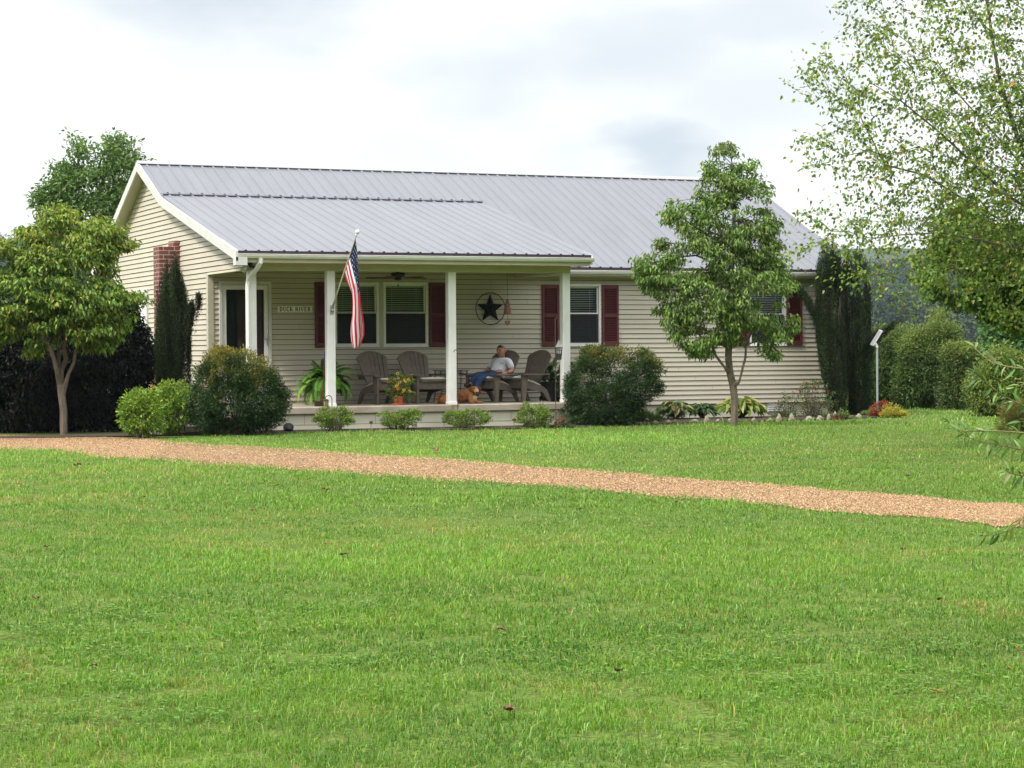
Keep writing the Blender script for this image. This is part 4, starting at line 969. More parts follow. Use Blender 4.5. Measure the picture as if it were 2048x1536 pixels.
shL = S(1018, 722, 1.24); elL = S(1025, 741, 1.16); wrL = S(1012, 746, 1.06); haL = S(1004.5, 748.5, 1.02)
shR = S(990, 721.5, 1.66); elR = S(977, 738, 1.76); wrR = S(969.5, 745, 1.68); haR = S(965, 747, 1.62)
fwd = nrm(np.array([-.86, -.50, -.04])); upv = nrm(np.array([-.05, 0, 1.0])); sidev = np.cross(fwd, upv)
hd_top = hd+upv*.075; chin = hd-upv*.075+fwd*.045; face = hd+fwd*.05
body = [(pel, .10), (S(999, 739, 1.40), .10), (cht, .09), (nk-upv*.01, .055), (nk+upv*.03, .052), (hd-upv*.050+fwd*.014, .076, .070), (hd+upv*.02, .094, .086), (hd+upv*.075, .068, .062),
        (shL, .045), (elL, .042), (wrL, .030), (haL, .030, .018), (shR, .045), (elR, .042), (wrR, .030), (haR, .030, .018),
        (S(993, 757, 1.22), .085), (S(955, 757.5, 1.02), .060), (S(951, 799, .98), .042), (S(990, 755, 1.50), .085), (S(952, 753, 1.40), .060), (S(941, 769, 1.16), .042)]
be = [(0, 1), (1, 2), (2, 3), (3, 4), (4, 5), (5, 6), (6, 7), (2, 8), (8, 9), (9, 10), (10, 11), (2, 12), (12, 13), (13, 14), (14, 15), (0, 16), (16, 17), (17, 18), (0, 19), (19, 20), (20, 21)]
bo = skin('body', body, be, skinm, man)
# face: nose, brow, eyes, ears, mouth, beard joined on
mb = MB(); fc0 = hd+fwd*.086
mb.tube([fc0+upv*.020, fc0+upv*.0+fwd*.012, fc0-upv*.018+fwd*.020, fc0-upv*.024+fwd*.004], [.008, .011, .014, .008], 8); mb.build('nose', skinm, man, smooth=True)
for s in (-1, 1):
    mb = MB(); mb.ball(tuple(hd+upv*.020+fwd*.080+sidev*.030*s), .010, 8, (1, 1, .7)); mb.build('eye', mat('eye_dark', (.03, .02, .02), .4) if s < 0 else MATS['eye_dark'], man)
    mb = MB(); mb.ball(tuple(hd+upv*.0+sidev*.086*s-fwd*.005), .024, 8, (.8, .5, 1.4)); mb.build('ear', skinm, man, smooth=True)
mb = MB()
for s in (-1, 1): mb.tube([hd+upv*.036+fwd*.085+sidev*.012*s, hd+upv*.041+fwd*.083+sidev*.03*s, hd+upv*.034+fwd*.070+sidev*.048*s], [.004, .006, .004], 6)
mb.build('eyebrow', hairm, man)
mb = MB(); mb.tube([hd-upv*.046+fwd*.082+sidev*.022, hd-upv*.044+fwd*.092, hd-upv*.046+fwd*.082-sidev*.022], [.004, .006, .004], 6); mb.build('mouth', mat('lip', (.28, .09, .07), .5), man)
mb = MB(); mb.ball(tuple(hd-upv*.088+fwd*.050), .030, 10, (1.0, 1.0, .62)); mb.tube([hd-upv*.030+fwd*.084+sidev*.024, hd-upv*.030+fwd*.092, hd-upv*.030+fwd*.082-sidev*.024], [.005, .008, .005], 6); mb.build('beard', hairm, man, smooth=True)
# hair: a cap of short locks following the skull
V = []; Fh = []; n = 16; m_ = 9
for i in range(m_+1):
    th = i/m_*1.9
    for j in range(n):
        a = 2*math.pi*j/n; front = math.cos(a); lim = 1.0-.62*front; tt = th*(lim/1.05)*.80
        rr = .098+.003*math.sin(j*5+i*3); V.append(hd+upv*(.016+rr*math.cos(tt))+(fwd*front*.93+sidev*math.sin(a)*.90)*rr*math.sin(tt)-fwd*.006)
for i in range(m_):
    for j in range(n): Fh.append((i*n+j, i*n+(j+1) % n, (i+1)*n+(j+1) % n, (i+1)*n+j))
mb = MB(); mb.add(V, Fh); mb.build('hair', hairm, man, smooth=True)
# fingers: four and a thumb resting over the arm rests
def hand(h, wr, dirv, dn):
    d = nrm(dirv); sd_ = nrm(np.cross(d, [0, 0, 1]))
    for k, ln in enumerate((.062, .072, .068, .052)):
        b = h+sd_*(k-1.5)*.019+d*.015
        skin('finger', [(b, .010), (b+d*ln*.5+np.array([0, 0, .004]), .0095), (b+d*ln*.85-np.array([0, 0, dn*.5]), .0085), (b+d*ln-np.array([0, 0, dn]), .0075)], [(0, 1), (1, 2), (2, 3)], skinm, man, sub=1)
    b = h+sd_*.03-d*.02; skin('thumb', [(b, .011), (b+sd_*.02+d*.025, .010), (b+sd_*.022+d*.05-np.array([0, 0, dn*.5]), .008)], [(0, 1), (1, 2)], skinm, man, sub=1)
hand(haL, wrL, haL-wrL, .025); hand(haR, wrR, haR-wrR, .03)
# shirt with short sleeves
sh = [(pel+np.array([.0, 0, .015])+fwd*.03, .165, .150), (S(999, 739, 1.40), .150, .14), (S(1003, 727, 1.44), .138, .13), (nk+np.array([0, 0, -.022]), .078),
      (shL+np.array([0, 0, .0]), .066), (shL*.45+elL*.55, .060), (shL*.18+elL*.82, .056), (shR, .066), (shR*.45+elR*.55, .060), (shR*.12+elR*.88, .055)]
skin('shirt', sh, [(0, 1), (1, 2), (2, 3), (2, 4), (4, 5), (5, 6), (2, 7), (7, 8), (8, 9)], shirt, man)
mb = MB(); cc_ = nk+np.array([0, 0, -.012])
for s in (-1, 1): mb.add([cc_+fwd*.072+np.array([0, 0, -.035]), cc_+fwd*.060+sidev*.045*s+np.array([0, 0, .012]), cc_+sidev*.078*s+np.array([0, 0, .010]), cc_+fwd*.052+sidev*.072*s+np.array([0, 0, -.036])], [(0, 1, 2, 3)])
mb.build('collar', shirt, man)
# dark stitched mark over the pocket
mb = MB(); q = S(1003.5, 727, 1.27)
for k in range(5): mb.ball(tuple(q+np.array([.016*k-.02, -.001*k, .006*math.sin(k*2)])), .0065, 6, (1.2, .5, .8))
mb.build('chest_stitching', mat('navy_thread', (.05, .06, .12), .8), man)
mb = MB(); mb.tube([wrL+(elL-wrL)*.1+np.array([0, 0, .0]), wrL+(elL-wrL)*.2], .037, 10); mb.build('wristband', mat('red_band', (.20, .03, .03), .6), man)
j_ = [(pel+np.array([0, 0, -.01]), .15, .13), (S(985, 756, 1.20), .105), (S(957, 757, 1.04), .084), (S(953, 776, 1.0), .070), (S(950, 795, .99), .066), (S(982, 752, 1.50), .105), (S(954, 752.5, 1.38), .084), (S(947, 761, 1.26), .070), (S(941, 768, 1.17), .064)]
skin('jeans', j_, [(0, 1), (1, 2), (2, 3), (3, 4), (0, 5), (5, 6), (6, 7), (7, 8)], jean, man)
for a_1, a_2 in (((S(950, 800, .98)), (S(938, 806, .86))), ((S(939, 771, 1.14)), (S(930, 771, .98)))):
    d = a_2-a_1; skin('shoe', [(a_1, .045), (a_1+d*.5, .046, .038), (a_2, .038, .028)], [(0, 1), (1, 2)], shoe, man)
mb = MB(); mb.tube([pel+np.array([.02, -.15, .07]), pel+fwd*.15+np.array([.02, -.08, .07]), pel+fwd*.16+np.array([.03, .05, .075])], .013, 6); mb.build('belt', mat('brown_belt', (.05, .03, .02), .5), man)
# dog: golden coated, lying on the porch edge, head up towards the camera
fur = mat('golden_fur', (.30, .115, .04), .9, col2=(.42, .20, .08), nscale=26, bump=1.0, bscale=70, detail=8); furl = mat('pale_fur', (.62, .40, .20), .9, noise=.2, nscale=40, bump=.8, bscale=90)
dgx = S(944, 795, .62); dog = thing('dog', 'reddish golden dog lying on the porch edge in front of the man', 'dog', (dgx[0], dgx[1], 0))
Dg = lambda px, py, Y: S(px, py, Y)
db = [(Dg(933, 790, .62), .095, .11), (Dg(917, 795, .70), .080, .085), (Dg(896, 796, .74), .090, .10), (Dg(884, 799, .74), .075, .08),
      (Dg(944, 787, .58), .090, .110), (Dg(948.5, 781, .53), .078, .08), (Dg(950.5, 778.5, .50), .080, .074), (Dg(952.3, 783, .42), .046, .040), (Dg(953, 786, .36), .034, .030),
      (Dg(946, 798, .50), .052), (Dg(953, 804.5, .42), .034), (Dg(966, 806, .34), .028, .024),
      (Dg(940, 798, .44), .050), (Dg(944, 806.5, .36), .034), (Dg(948, 807.5, .25), .028, .024),
      (Dg(889, 803, .58), .07), (Dg(897, 806.5, .50), .036), (Dg(906, 808, .45), .024),
      (Dg(877, 804, .78), .03), (Dg(872, 806, .70), .028), (Dg(869, 807, .60), .016)]
de = [(0, 1), (1, 2), (2, 3), (0, 4), (4, 5), (5, 6), (6, 7), (7, 8), (4, 9), (9, 10), (10, 11), (4, 12), (12, 13), (13, 14), (3, 15), (15, 16), (16, 17), (3, 18), (18, 19), (19, 20)]
skin('body', db, de, fur, dog)
hdv = nrm(np.array([-.22, -.95, -.12])); hs = nrm(np.cross(hdv, [0, 0, 1])); hc = Dg(950.5, 778.5, .50); hu = np.cross(hs, hdv)
earm = mat('ear_fur', (.20, .055, .018), .9, noise=.3, nscale=40)
for s in (-1, 1): skin('ear', [(hc+hs*.066*s+hu*.045, .022, .014), (hc+hs*.094*s-hu*.005+hdv*.01, .034, .016), (hc+hs*.086*s-hu*.075+hdv*.015, .022, .010)], [(0, 1), (1, 2)], earm, dog)
mz = Dg(953, 786, .36)
skin('face_fur', [(hc+hdv*.045+hu*.020, .052, .048), (Dg(952.3, 783, .40), .048, .042), (mz+hdv*.012+hu*.004, .036, .030)], [(0, 1), (1, 2)], furl, dog)
skin('chest_fur', [(Dg(950, 791, .45), .050, .05), (Dg(949, 798, .42), .045, .05), (Dg(948, 804, .41), .025)], [(0, 1), (1, 2)], furl, dog)
mb = MB(); mb.ball(tuple(mz+hdv*.046+hu*.014), .018, 10, (1.25, .8, .85)); mb.build('nose', black, dog)
mb = MB(); mb.tube([mz+hdv*.028+hs*.024-hu*.014, mz+hdv*.042-hu*.022, mz+hdv*.028-hs*.024-hu*.014], .007, 6); mb.build('mouth', black, dog)
for s in (-1, 1): mb = MB(); mb.ball(tuple(hc+hdv*.093+hs*.034*s+hu*.026), .011, 8); mb.build('eye', black, dog)
# tufts of longer coat over the back and chest
r = np.random.default_rng(21); P_ = []; A_ = []
for (a, ra, rb_), (b, *_q) in [(db[0], db[1]), (db[1], db[2]), (db[2], db[3]), (db[0], db[4]), (db[4], db[5])]:
    for k in range(520):
        u = r.uniform(); c = a*(1-u)+b*u; n_ = nrm(r.normal(0, 1, 3)); n_[2] = abs(n_[2])*1.0 if r.uniform() < .6 else n_[2]
        P_.append(c+n_*ra*.93); A_.append(nrm(n_*.35+np.array([-.55, -.05, -.55])+r.normal(0, .2, 3)))
P_ = np.array(P_); A_ = np.array(A_); P_[:, 2] = np.maximum(P_[:, 2], .012)
a_, f_, cc = leaf_arrays(P_, A_, nrm(r.normal(0, 1, P_.shape)), r.uniform(.025, .055, len(P_)), .010, palette(len(P_), [(.38, .13, .035, 3), (.48, .21, .07, 2), (.24, .07, .02, 1.5)], .2, r))
a_[:, 2] = np.maximum(a_[:, 2], .004)
mesh_np('coat', a_, [f_], MATT, dog, cols=cc)
# ================================================================== GROUND
# lawn: one sheet to the horizon, finer near the house
def axis(lo, hi, c0, c1, st, far):
    a = list(np.arange(c0, c1, st)); v = c0; g = st
    lft = []
    while v > lo: g *= 1.35; v -= g; lft.append(v)
    v = c1; g = st; rt = []
    while v < hi: rt.append(v); g *= 1.35; v += g
    return np.array(lft[::-1]+a+rt)
gx = axis(-700, 1000, -22, 30, .8, 0); gy = axis(-400, 1150, -36, 30, .8, 0)
GX, GY = np.meshgrid(gx, gy, indexing='ij'); GZ = ground(GX, GY)
idx = np.arange(GX.size).reshape(GX.shape); q = np.stack([idx[:-1, :-1], idx[1:, :-1], idx[1:, 1:], idx[:-1, 1:]], -1).reshape(-1, 4)
lawnm = mat('lawn_soil', (.125, .195, .028), .95, col2=(.05, .062, .02), nscale=38, bump=.8, bscale=30, detail=8, spec=.1)
lw = mesh_np('lawn', np.stack([GX, GY, GZ], -1).reshape(-1, 3), [q], lawnm, smooth=True); lw['kind'] = 'structure'; lw['label'] = 'mown green lawn in front of and around the house'
def strip(name, up, lo, m, off, sub=6):
    def dens(pl):
        o = []
        for a, b in zip(pl, pl[1:]):
            for k in range(sub): o.append((a[0]+(b[0]-a[0])*k/sub, a[1]+(b[1]-a[1])*k/sub))
        return o+[pl[-1]]
    U_ = [atG(*p) for p in dens(up)]; L_ = [atG(*p) for p in dens(lo)]; n = len(U_); V = []
    for k_, (a, b) in enumerate(zip(U_, L_)):
        w1_ = .10*math.sin(k_*.9)+.07*math.sin(k_*2.3+1); w2_ = .10*math.sin(k_*.7+2)+.07*math.sin(k_*1.9); ab = (b-a)/max(np.linalg.norm(b-a), .1); a[:] = a+ab*w1_; b[:] = b+ab*w2_
        for f in np.linspace(0, 1, 6):
            p = a*(1-f)+b*f; p[2] = float(ground(p[0], p[1]))+(off if 0 < f < 1 else -.02); V.append(p)
    fs = [(i*6+j, (i+1)*6+j, (i+1)*6+j+1, i*6+j+1) for i in range(n-1) for j in range(5)]
    o = mesh_np(name, np.array(V), [np.array(fs)], m, smooth=True); o['kind'] = 'structure'; return o, U_, L_
DU = [(-1100, 868), (-700, 870), (-420, 872), (-150, 871), (0, 873), (130, 875), (250, 879), (330, 885), (640, 905), (900, 922), (1160, 943), (1450, 966), (1700, 986), (1960, 1009), (2048, 1015), (2400, 1046), (2900, 1092), (3500, 1150)]
DL = [(-1100, 890), (-700, 892), (-420, 893), (-150, 893), (0, 896.5), (123, 899), (210, 912), (300, 918), (640, 942), (900, 958), (1160, 976), (1450, 1002), (1700, 1023), (1960, 1045), (2048, 1053), (2400, 1090), (2900, 1148), (3500, 1225)]
gravm = mat('gravel_base', (.27, .17, .085), .95, col2=(.17, .105, .055), nscale=60, bump=1, bscale=70, detail=8)
dv, GU, GL = strip('driveway', DU, DL, gravm, .008); dv['label'] = 'tan gravel driveway crossing the lawn'
bedU = [(-2.2, .4), (1.0, -.02), (7.0, -.02), (7.05, P-.01), (13.7, P-.01), (14.2, P-.3)]; bedL = [(-3.2, -.1), (1.0, -.6), (7.0, -.72), (8.2, -.40), (13.6, .62), (14.3, 1.5)]
V = []
for a, b in zip(bedU, bedL):
    for f in np.linspace(0, 1, 5): x = a[0]*(1-f)+b[0]*f; y = a[1]*(1-f)+b[1]*f; V.append((x, y, float(ground(x, y))+.012+.03*math.sin(f*math.pi)))
bd = mesh_np('flower_bed', np.array(V), [np.array([(i*5+j, i*5+j+1, (i+1)*5+j+1, (i+1)*5+j) for i in range(5) for j in range(4)])], mulch); bd['kind'] = 'structure'
drive_poly = [(p[0], p[1]) for p in GU]+[(p[0], p[1]) for p in GL[::-1]]
bed_poly = [tuple(p) for p in bedU]+[tuple(p) for p in bedL[::-1]]
# gravel stones
r = np.random.default_rng(31); n = 200000; i = r.integers(0, len(GU)-1, n); f = r.uniform(0, 1, n)[:, None]; g = r.uniform(0, 1, n); g = np.where(r.uniform(0, 1, n) < .12, np.where(g < .5, -np.abs(r.normal(0, .05, n)), 1+np.abs(r.normal(0, .05, n))), g)[:, None]
GUa, GLa = np.array(GU), np.array(GL); a = GUa[i]*(1-f)+GUa[i+1]*f; b = GLa[i]*(1-f)+GLa[i+1]*f; p = a*(1-g)+b*g
p = p[(Dof_ := ((p-CAM)@_F)) > 5]; n = len(p); p[:, 2] = ground(p[:, 0], p[:, 1])+.012
R0 = r.uniform(.005, .013, n)[:, None, None]; base = np.array([[1, 0, 0], [.3, .95, 0], [-.8, .6, 0], [-.8, -.6, 0], [.3, -.95, 0], [0, 0, .75]])[None]*np.array([1, .8, .8])
th = r.uniform(0, 6.28, n); c, s = np.cos(th)[:, None], np.sin(th)[:, None]; B = np.repeat(base, n, 0)*(1+r.normal(0, .18, (n, 6, 3))); 
V = np.stack([B[:, :, 0]*c-B[:, :, 1]*s, B[:, :, 0]*s+B[:, :, 1]*c, B[:, :, 2]], -1)*R0+p[:, None, :]
fi = np.array([[0, 1, 5], [1, 2, 5], [2, 3, 5], [3, 4, 5], [4, 0, 5]]); Fs = (np.arange(n)[:, None, None]*6+fi[None]).reshape(-1, 3)
cc = np.repeat(palette(n, [(.35, .225, .115, 4), (.22, .135, .068, 4), (.48, .35, .20, 1.0), (.10, .062, .035, 3), (.30, .17, .085, 2)], .15, r), 6, axis=0)
gr_ = mesh_np('gravel', V.reshape(-1, 3), [Fs], MATT, cols=cc); tag(gr_, 'loose tan and brown stones lying on the driveway', 'gravel', kind='stuff')
# ------------------------------------------------------------------ grass blades
def blades(n, rlo, rhi, pw, seed, hscale=1.0, wscale=1.0, ang=.335, inner=0):
    r = np.random.default_rng(seed)
    u = r.uniform(0, 1, n); rr = (rlo**pw+(rhi**pw-rlo**pw)*u)**(1/pw); th = YAW+(r.uniform(inner, ang, n)*r.choice([-1, 1], n) if inner else r.uniform(-ang, ang, n))
    x = CAM[0]+rr*np.sin(th); y = CAM[1]+rr*np.cos(th)
    # ragged margins on the driveway and bed
    jx = x+vnoise(x, y, .35, 5)*.13+r.normal(0, .05, n); jy = y+vnoise(x, y, .35, 6)*.13+vnoise(x, y, 1.3, 4)*.12+r.normal(0, .05, n)
    k = ~inpoly(jx, jy, drive_poly) & ~inpoly(x, y, bed_poly) & ~((x > -.05) & (x < 7.1) & (y > -.1) & (y < 12)) & ~((x > 1.1) & (x < 13.9) & (y > P-.1) & (y < 10.5)) & ~((x < .3) & (y > -1.5) & (x > -7.5) & (y < 6))
    k &= r.uniform(0, 1, len(x)) < .62+.55*(vnoise(x, y, .22, 15)+.6*vnoise(x, y, .09, 16))
    x, y, rr = x[k], y[k], rr[k]; n = len(x); z = ground(x, y)
    pn = vnoise(x, y, 1.1, 1)*.6+vnoise(x, y, .33, 2)*.5+vnoise(x, y, 3.3, 3)*.5; dn = vnoise(x, y, .55, 7)*.7+vnoise(x, y, .18, 8)*.5+vnoise(x, y, 2.4, 9)*.5
    big = vnoise(x, y, 5, 12)
    h = r.gamma(6, .0068, n)*(1+.35*pn+.2*big)*hscale; h = np.where(r.uniform(0, 1, n) < .03, h*1.9, h)
    # taller fringe by the bed and the drive
    wdt = r.uniform(.0030, .0060, n)*wscale
    az = r.uniform(0, 6.28, n); lean = r.uniform(.25, 1.35, n); ld = np.stack([np.cos(az), np.sin(az), np.zeros(n)], -1)
    sd = np.stack([-np.sin(az+r.normal(0, .8, n)), np.cos(az), np.zeros(n)], -1); sd = nrm(sd)
    b = np.stack([x, y, z-.004], -1); up = np.array([0, 0, 1.0])
    mid = b+up*(h*.55)[:, None]+ld*(h*.22*lean)[:, None]; tp = b+up*(h*(1-.35*lean))[:, None]+ld*(h*.85*lean)[:, None]
    w_ = sd*wdt[:, None]
    V = np.stack([b-w_*.5, b+w_*.5, mid+w_*.42, mid-w_*.42, tp], 1)
    base = (np.arange(n)*5)[:, None]; Fq = base+np.array([[0, 1, 2, 3]]); Ft = base+np.array([[3, 2, 4]])
    cA = np.array([.135, .285, .020]); cB = np.array([.064, .180, .018]); cY = np.array([.22, .33, .038]); cT = np.array([.33, .25, .10]); cBl = np.array([.21, .33, .085])
    t = np.clip(.5+pn*.7, 0, 1)[:, None]; col = cA*t+cB*(1-t)
    yw = np.clip(dn-.15, 0, 1)[:, None]*.8; col = col*(1-yw)+cY*yw
    pick = r.uniform(0, 1, n); tan = pick < (.03+.34*np.clip(dn*1.3-.30, 0, 1)); col[tan] = cT*(1+r.normal(0, .2, (tan.sum(), 1)))
    bl = pick > .86; col[bl] = cBl; yl = (pick > .72) & (pick < .86); col[yl] = cY*(1+r.normal(0, .12, (yl.sum(), 1)))
    col = col*(1+r.normal(0, .20, (n, 1)))
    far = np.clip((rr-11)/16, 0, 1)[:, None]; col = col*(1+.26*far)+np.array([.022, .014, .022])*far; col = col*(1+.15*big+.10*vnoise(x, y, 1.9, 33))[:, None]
    cc = np.repeat(col, 5, axis=0); cc = cc.reshape(n, 5, 3); cc[:, 4] *= 1.15; cc[:, :2] *= .8  # darker roots and lighter tips put the shade between blades into the colour
    return V.reshape(-1, 3), Fq, Ft, cc.reshape(-1, 3)
Vs = []; Qs = []; Ts = []; Cs = []; off = 0
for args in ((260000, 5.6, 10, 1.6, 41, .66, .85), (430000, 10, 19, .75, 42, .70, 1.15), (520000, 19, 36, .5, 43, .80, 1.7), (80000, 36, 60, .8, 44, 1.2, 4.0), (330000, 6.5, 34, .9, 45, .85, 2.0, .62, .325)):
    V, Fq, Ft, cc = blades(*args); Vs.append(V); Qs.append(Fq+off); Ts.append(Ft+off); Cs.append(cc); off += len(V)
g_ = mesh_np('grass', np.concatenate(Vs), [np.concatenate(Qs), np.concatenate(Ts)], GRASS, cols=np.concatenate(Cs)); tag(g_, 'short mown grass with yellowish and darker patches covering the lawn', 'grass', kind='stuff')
# clover and broad weeds among the grass
r = np.random.default_rng(51); P_ = []
for k in range(420):
    rr = r.uniform(5.8, 13); th = YAW+r.uniform(-.32, .32); c = np.array([CAM[0]+rr*math.sin(th), CAM[1]+rr*math.cos(th)])
    if vnoise(c[0:1], c[1:2], 1.7, 17)[0] < -.05: continue
    m = r.integers(8, 40); q = c+r.normal(0, .10, (m, 2)); P_.append(q)
q = np.concatenate(P_); n = len(q); b = np.stack([q[:, 0], q[:, 1], ground(q[:, 0], q[:, 1])+r.uniform(.02, .05, n)], -1)
b3 = np.repeat(b, 3, 0); az = np.repeat(r.uniform(0, 6.28, n), 3)+np.tile([0, 2.09, 4.19], n); A_ = np.stack([np.cos(az), np.sin(az), r.normal(.15, .2, 3*n)], -1)
a_, f_, cc = leaf_arrays(b3, A_, nrm(r.normal(0, .25, (3*n, 3))+[0, 0, 1]), r.uniform(.010, .018, 3*n), r.uniform(.009, .015, 3*n), np.repeat(palette(n, [(.14, .28, .04, 3), (.09, .19, .03, 2), (.20, .30, .07, 1)], .15, r), 3, 0), curve=.05)
cl_ = mesh_np('clover', a_, [f_], GRASS, cols=cc); tag(cl_, 'low clover and broad weeds mixed through the near lawn', 'ground cover', kind='stuff')
# fallen leaves
FL = ['largest dark red dead leaf in the middle of the near lawn', 'small dark leaf just behind the largest one on the near lawn', 'dead leaf on the lower left lawn, nearest the bottom left corner', 'dead leaf near the left edge of the lower lawn', 'pale brown leaf on the lower right half of the lawn', 'dark leaf nearest the bottom edge, at the middle of the lawn', 'reddish leaf near the right edge of the lower lawn', 'leaf just below the driveway right of the last porch post', 'leaf below the driveway at the far left', 'tallest curled leaf just below the left end of the driveway', 'leaf on the middle lawn straight below the storm door', 'leaf on the right side lawn below the long leaved branches', 'leaf just below the driveway under the flag', 'brown leaf on the strip between the porch and the driveway', 'leaf on the middle lawn below the fourth chair', 'leaf at the centre of the lower lawn', 'tiny leaf on the upper middle lawn below the man', 'leaf near the left edge of the middle lawn', 'brown leaf on the lawn above the right end of the driveway', 'tiny leaf on the left lawn below the bright shrub']
brm = mat('dead_leaf', (.16, .075, .045), .9, noise=.5, nscale=30)
for k, (px, py, sz) in enumerate([(a0_, b0_, c0_*.72) for a0_, b0_, c0_ in [(688, 1119, .075), (652, 1096, .04), (190, 1346, .06), (72, 1208, .07), (1237, 1356, .06), (1018, 1435, .07), (1879, 1210, .055), (1356, 1012, .07), (111, 958, .08), (155, 935, .11), (507, 1027, .06), (1806, 1107, .05), (651, 985, .09), (872, 905, .12), (1296, 1056, .05), (1003, 1272, .06), (1160, 1025, .05), (94, 1102, .05), (1815, 957, .08), (288, 1000, .05)]]):
    p = atG(px, py+1); r = random.Random(k); nn = 7; vs = []; az = r.uniform(0, 6.28)
    for i in range(nn):
        for j in range(3):
            u = i/(nn-1)*2-1; v = j-1; wv = .42*math.sqrt(max(0, 1-u*u))+.02
            x = u*sz*.6; y = v*wv*sz; z = .018+abs(v)*sz*r.uniform(.1, .4)*(1-abs(u)*.4)+.12*sz*math.sin(u*3+k)+r.uniform(-.06, .06)*sz
            vs.append((p[0]+x*math.cos(az)-y*math.sin(az), p[1]+x*math.sin(az)+y*math.cos(az), p[2]+.018+z))
    mb = MB(); mb.add(vs, [(i*3+j, i*3+j+1, (i+1)*3+j+1, (i+1)*3+j) for i in range(nn-1) for j in range(2)])
    o = mb.build('fallen_leaf', brm); tag(o, FL[k], 'leaf', 'dead leaves scattered on the lawn')
# ================================================================== PLANTS
def bark_tree(t, trunk, targets, r, rtip=.006, power=.45, alpha=.35, step=.3, m=bark, rbase=None, sag=0, name='trunk', forks=None):
    nodes = [np.array(p, float) for p in trunk]; par = [-1]+list(range(len(trunk)-1)); _MIN[0] = max(1, len(trunk)-2)
    if forks:
        for f in forks:
            prev = f[0]
            for p in f[1:]: nodes.append(np.array(p, float)); par.append(prev); prev = len(nodes)-1
    root = trunk[-1]
    nodes, par, ends = grow(nodes, par, targets, alpha, step, sag, r)
    mb = MB(); rf_ = None
    rad = branch_mesh(mb, nodes, par, rtip, power, 6, None)
    if rbase:   # scale the trunk to its true girth
        k = rbase/rad[0]; mb = MB(); fix = {i: max(rad[i], rad[i]*k*1.0) if i == 0 else rad[i]*(1+(k-1)*max(0, 1-i/len(trunk))) for i in range(len(trunk))}
        branch_mesh(mb, nodes, par, rtip, power, 7, fix)
    mb.build(name, m, t, smooth=True); return nodes, par, ends
def leafy(name, t, c, o, r, L0, W0, pal, down=.4, outw=.5, up=(0, -.2, 1), jit=.5, curve=.2, fold=.12, m=None, tipcol=None, njit=.6):
    n = len(c); d = nrm(o+1e-6)*outw+r.normal(0, jit, (n, 3)); d[:, 2] -= down; cols = palette(n, pal, .16, r)
    if tipcol is not None: cols = tipcol(cols, c)
    a_, f_, cc = leaf_arrays(c, nrm(d), nrm(r.normal(0, njit, (n, 3))+up), r.uniform(L0[0], L0[1], n), r.uniform(W0[0], W0[1], n), cols, fold, curve)
    a_[:, 2] = np.maximum(a_[:, 2], -.80)
    return mesh_np(name, a_, [f_], m or LEAF, t, cols=cc)
def bush(name, label, cat, poly, bpx, Y, n, per, rc, L0, W0, pal, thick=.9, seed=1, down=.1, outw=.8, group=None, tip=None, stems=30, stemm=None, flat=.8, curve=.15, jit=.5, D=None, twig=.004, up=(0, -.35, 1)):
    r = np.random.default_rng(seed); X = Xpx(bpx, Y, -.4); g = float(ground(X, Y)); D = Dof((X, Y, g)) if D is None else D
    t = thing(name, label, cat, (X, Y, g), group=group)
    pts, x, y, v, tt = crown_pts(poly, D, n, thick, .35, r=r); pts[:, 2] = np.maximum(pts[:, 2], g+.06)
    c, o = foliage(pts, per, rc, flat, r); c[:, 2] = np.maximum(c[:, 2], g+.02); ctr = pts.mean(0)-[0, 0, .2]
    tipf = None
    if tip:
        zlo, zhi = np.percentile(c[:, 2], 2), c[:, 2].max()
        def tipf(cols, c):
            u = (c[:, 2]-zlo)/(zhi-zlo); nz = vnoise(c[:, 0]*1.0, c[:, 2]+c[:, 1], .16, seed)*.5+r.uniform(-.35, .35, len(c)); k = np.clip((u+nz*.55-tip[1])*3.5, 0, 1)[:, None]*tip[2]
            return cols*(1-k)+palette(len(c), tip[0], .15, r)*k
    leafy('foliage', t, c, (c-ctr)*.8+o, r, L0, W0, pal, down, outw, up, jit, curve, tipcol=tipf)
    mb = MB(); k = r.choice(len(pts), min(stems, len(pts)), False)
    for i in k:
        b = np.array([X, Y, g-.02])+r.normal(0, .05, 3)*[1.5, 1, 0]; e = pts[i]; md = b*.5+e*.5+np.array([0, 0, .08])+(e-b)*[-.12, -.12, .08]
        mb.tube([b, md, e], [twig*2.2, twig*1.6, twig], 5, cap=False)
    mb.build('stems', stemm or bark, t); return t, pts
NAN_D = [(.030, .080, .014, 5), (.055, .125, .022, 3), (.012, .026, .007, 4), (.09, .12, .06, .8)]
GOLD = [(.34, .24, .035, 3), (.22, .24, .03, 3), (.40, .20, .04, 1.5), (.14, .19, .03, 2)]
bush('nandina', 'big dark mounded nandina with golden new tips in front of the storm door', 'bush', [(392, 770), (398, 735), (420, 710), (450, 700), (485, 702), (510, 712), (530, 722), (545, 745), (560, 770), (572, 795), (570, 820), (560, 845), (540, 856), (400, 858), (388, 840), (383, 810), (380, 790)], 480, -.95, 620, 62, .12, (.035, .062), (.010, .017), NAN_D, seed=61, tip=(GOLD, .66, .9), stems=40)
bush('nandina', 'big dark nandina with a few orange tips right of the last porch post', 'bush', [(1145, 740), (1160, 712), (1180, 696), (1215, 700), (1245, 697), (1280, 700), (1305, 712), (1325, 735), (1328, 760), (1315, 785), (1290, 805), (1275, 825), (1262, 856), (1150, 858), (1133, 830), (1130, 790), (1138, 765)], 1205, -.35, 600, 62, .12, (.035, .062), (.010, .017), NAN_D, seed=62, tip=(GOLD, .78, .75), stems=40)
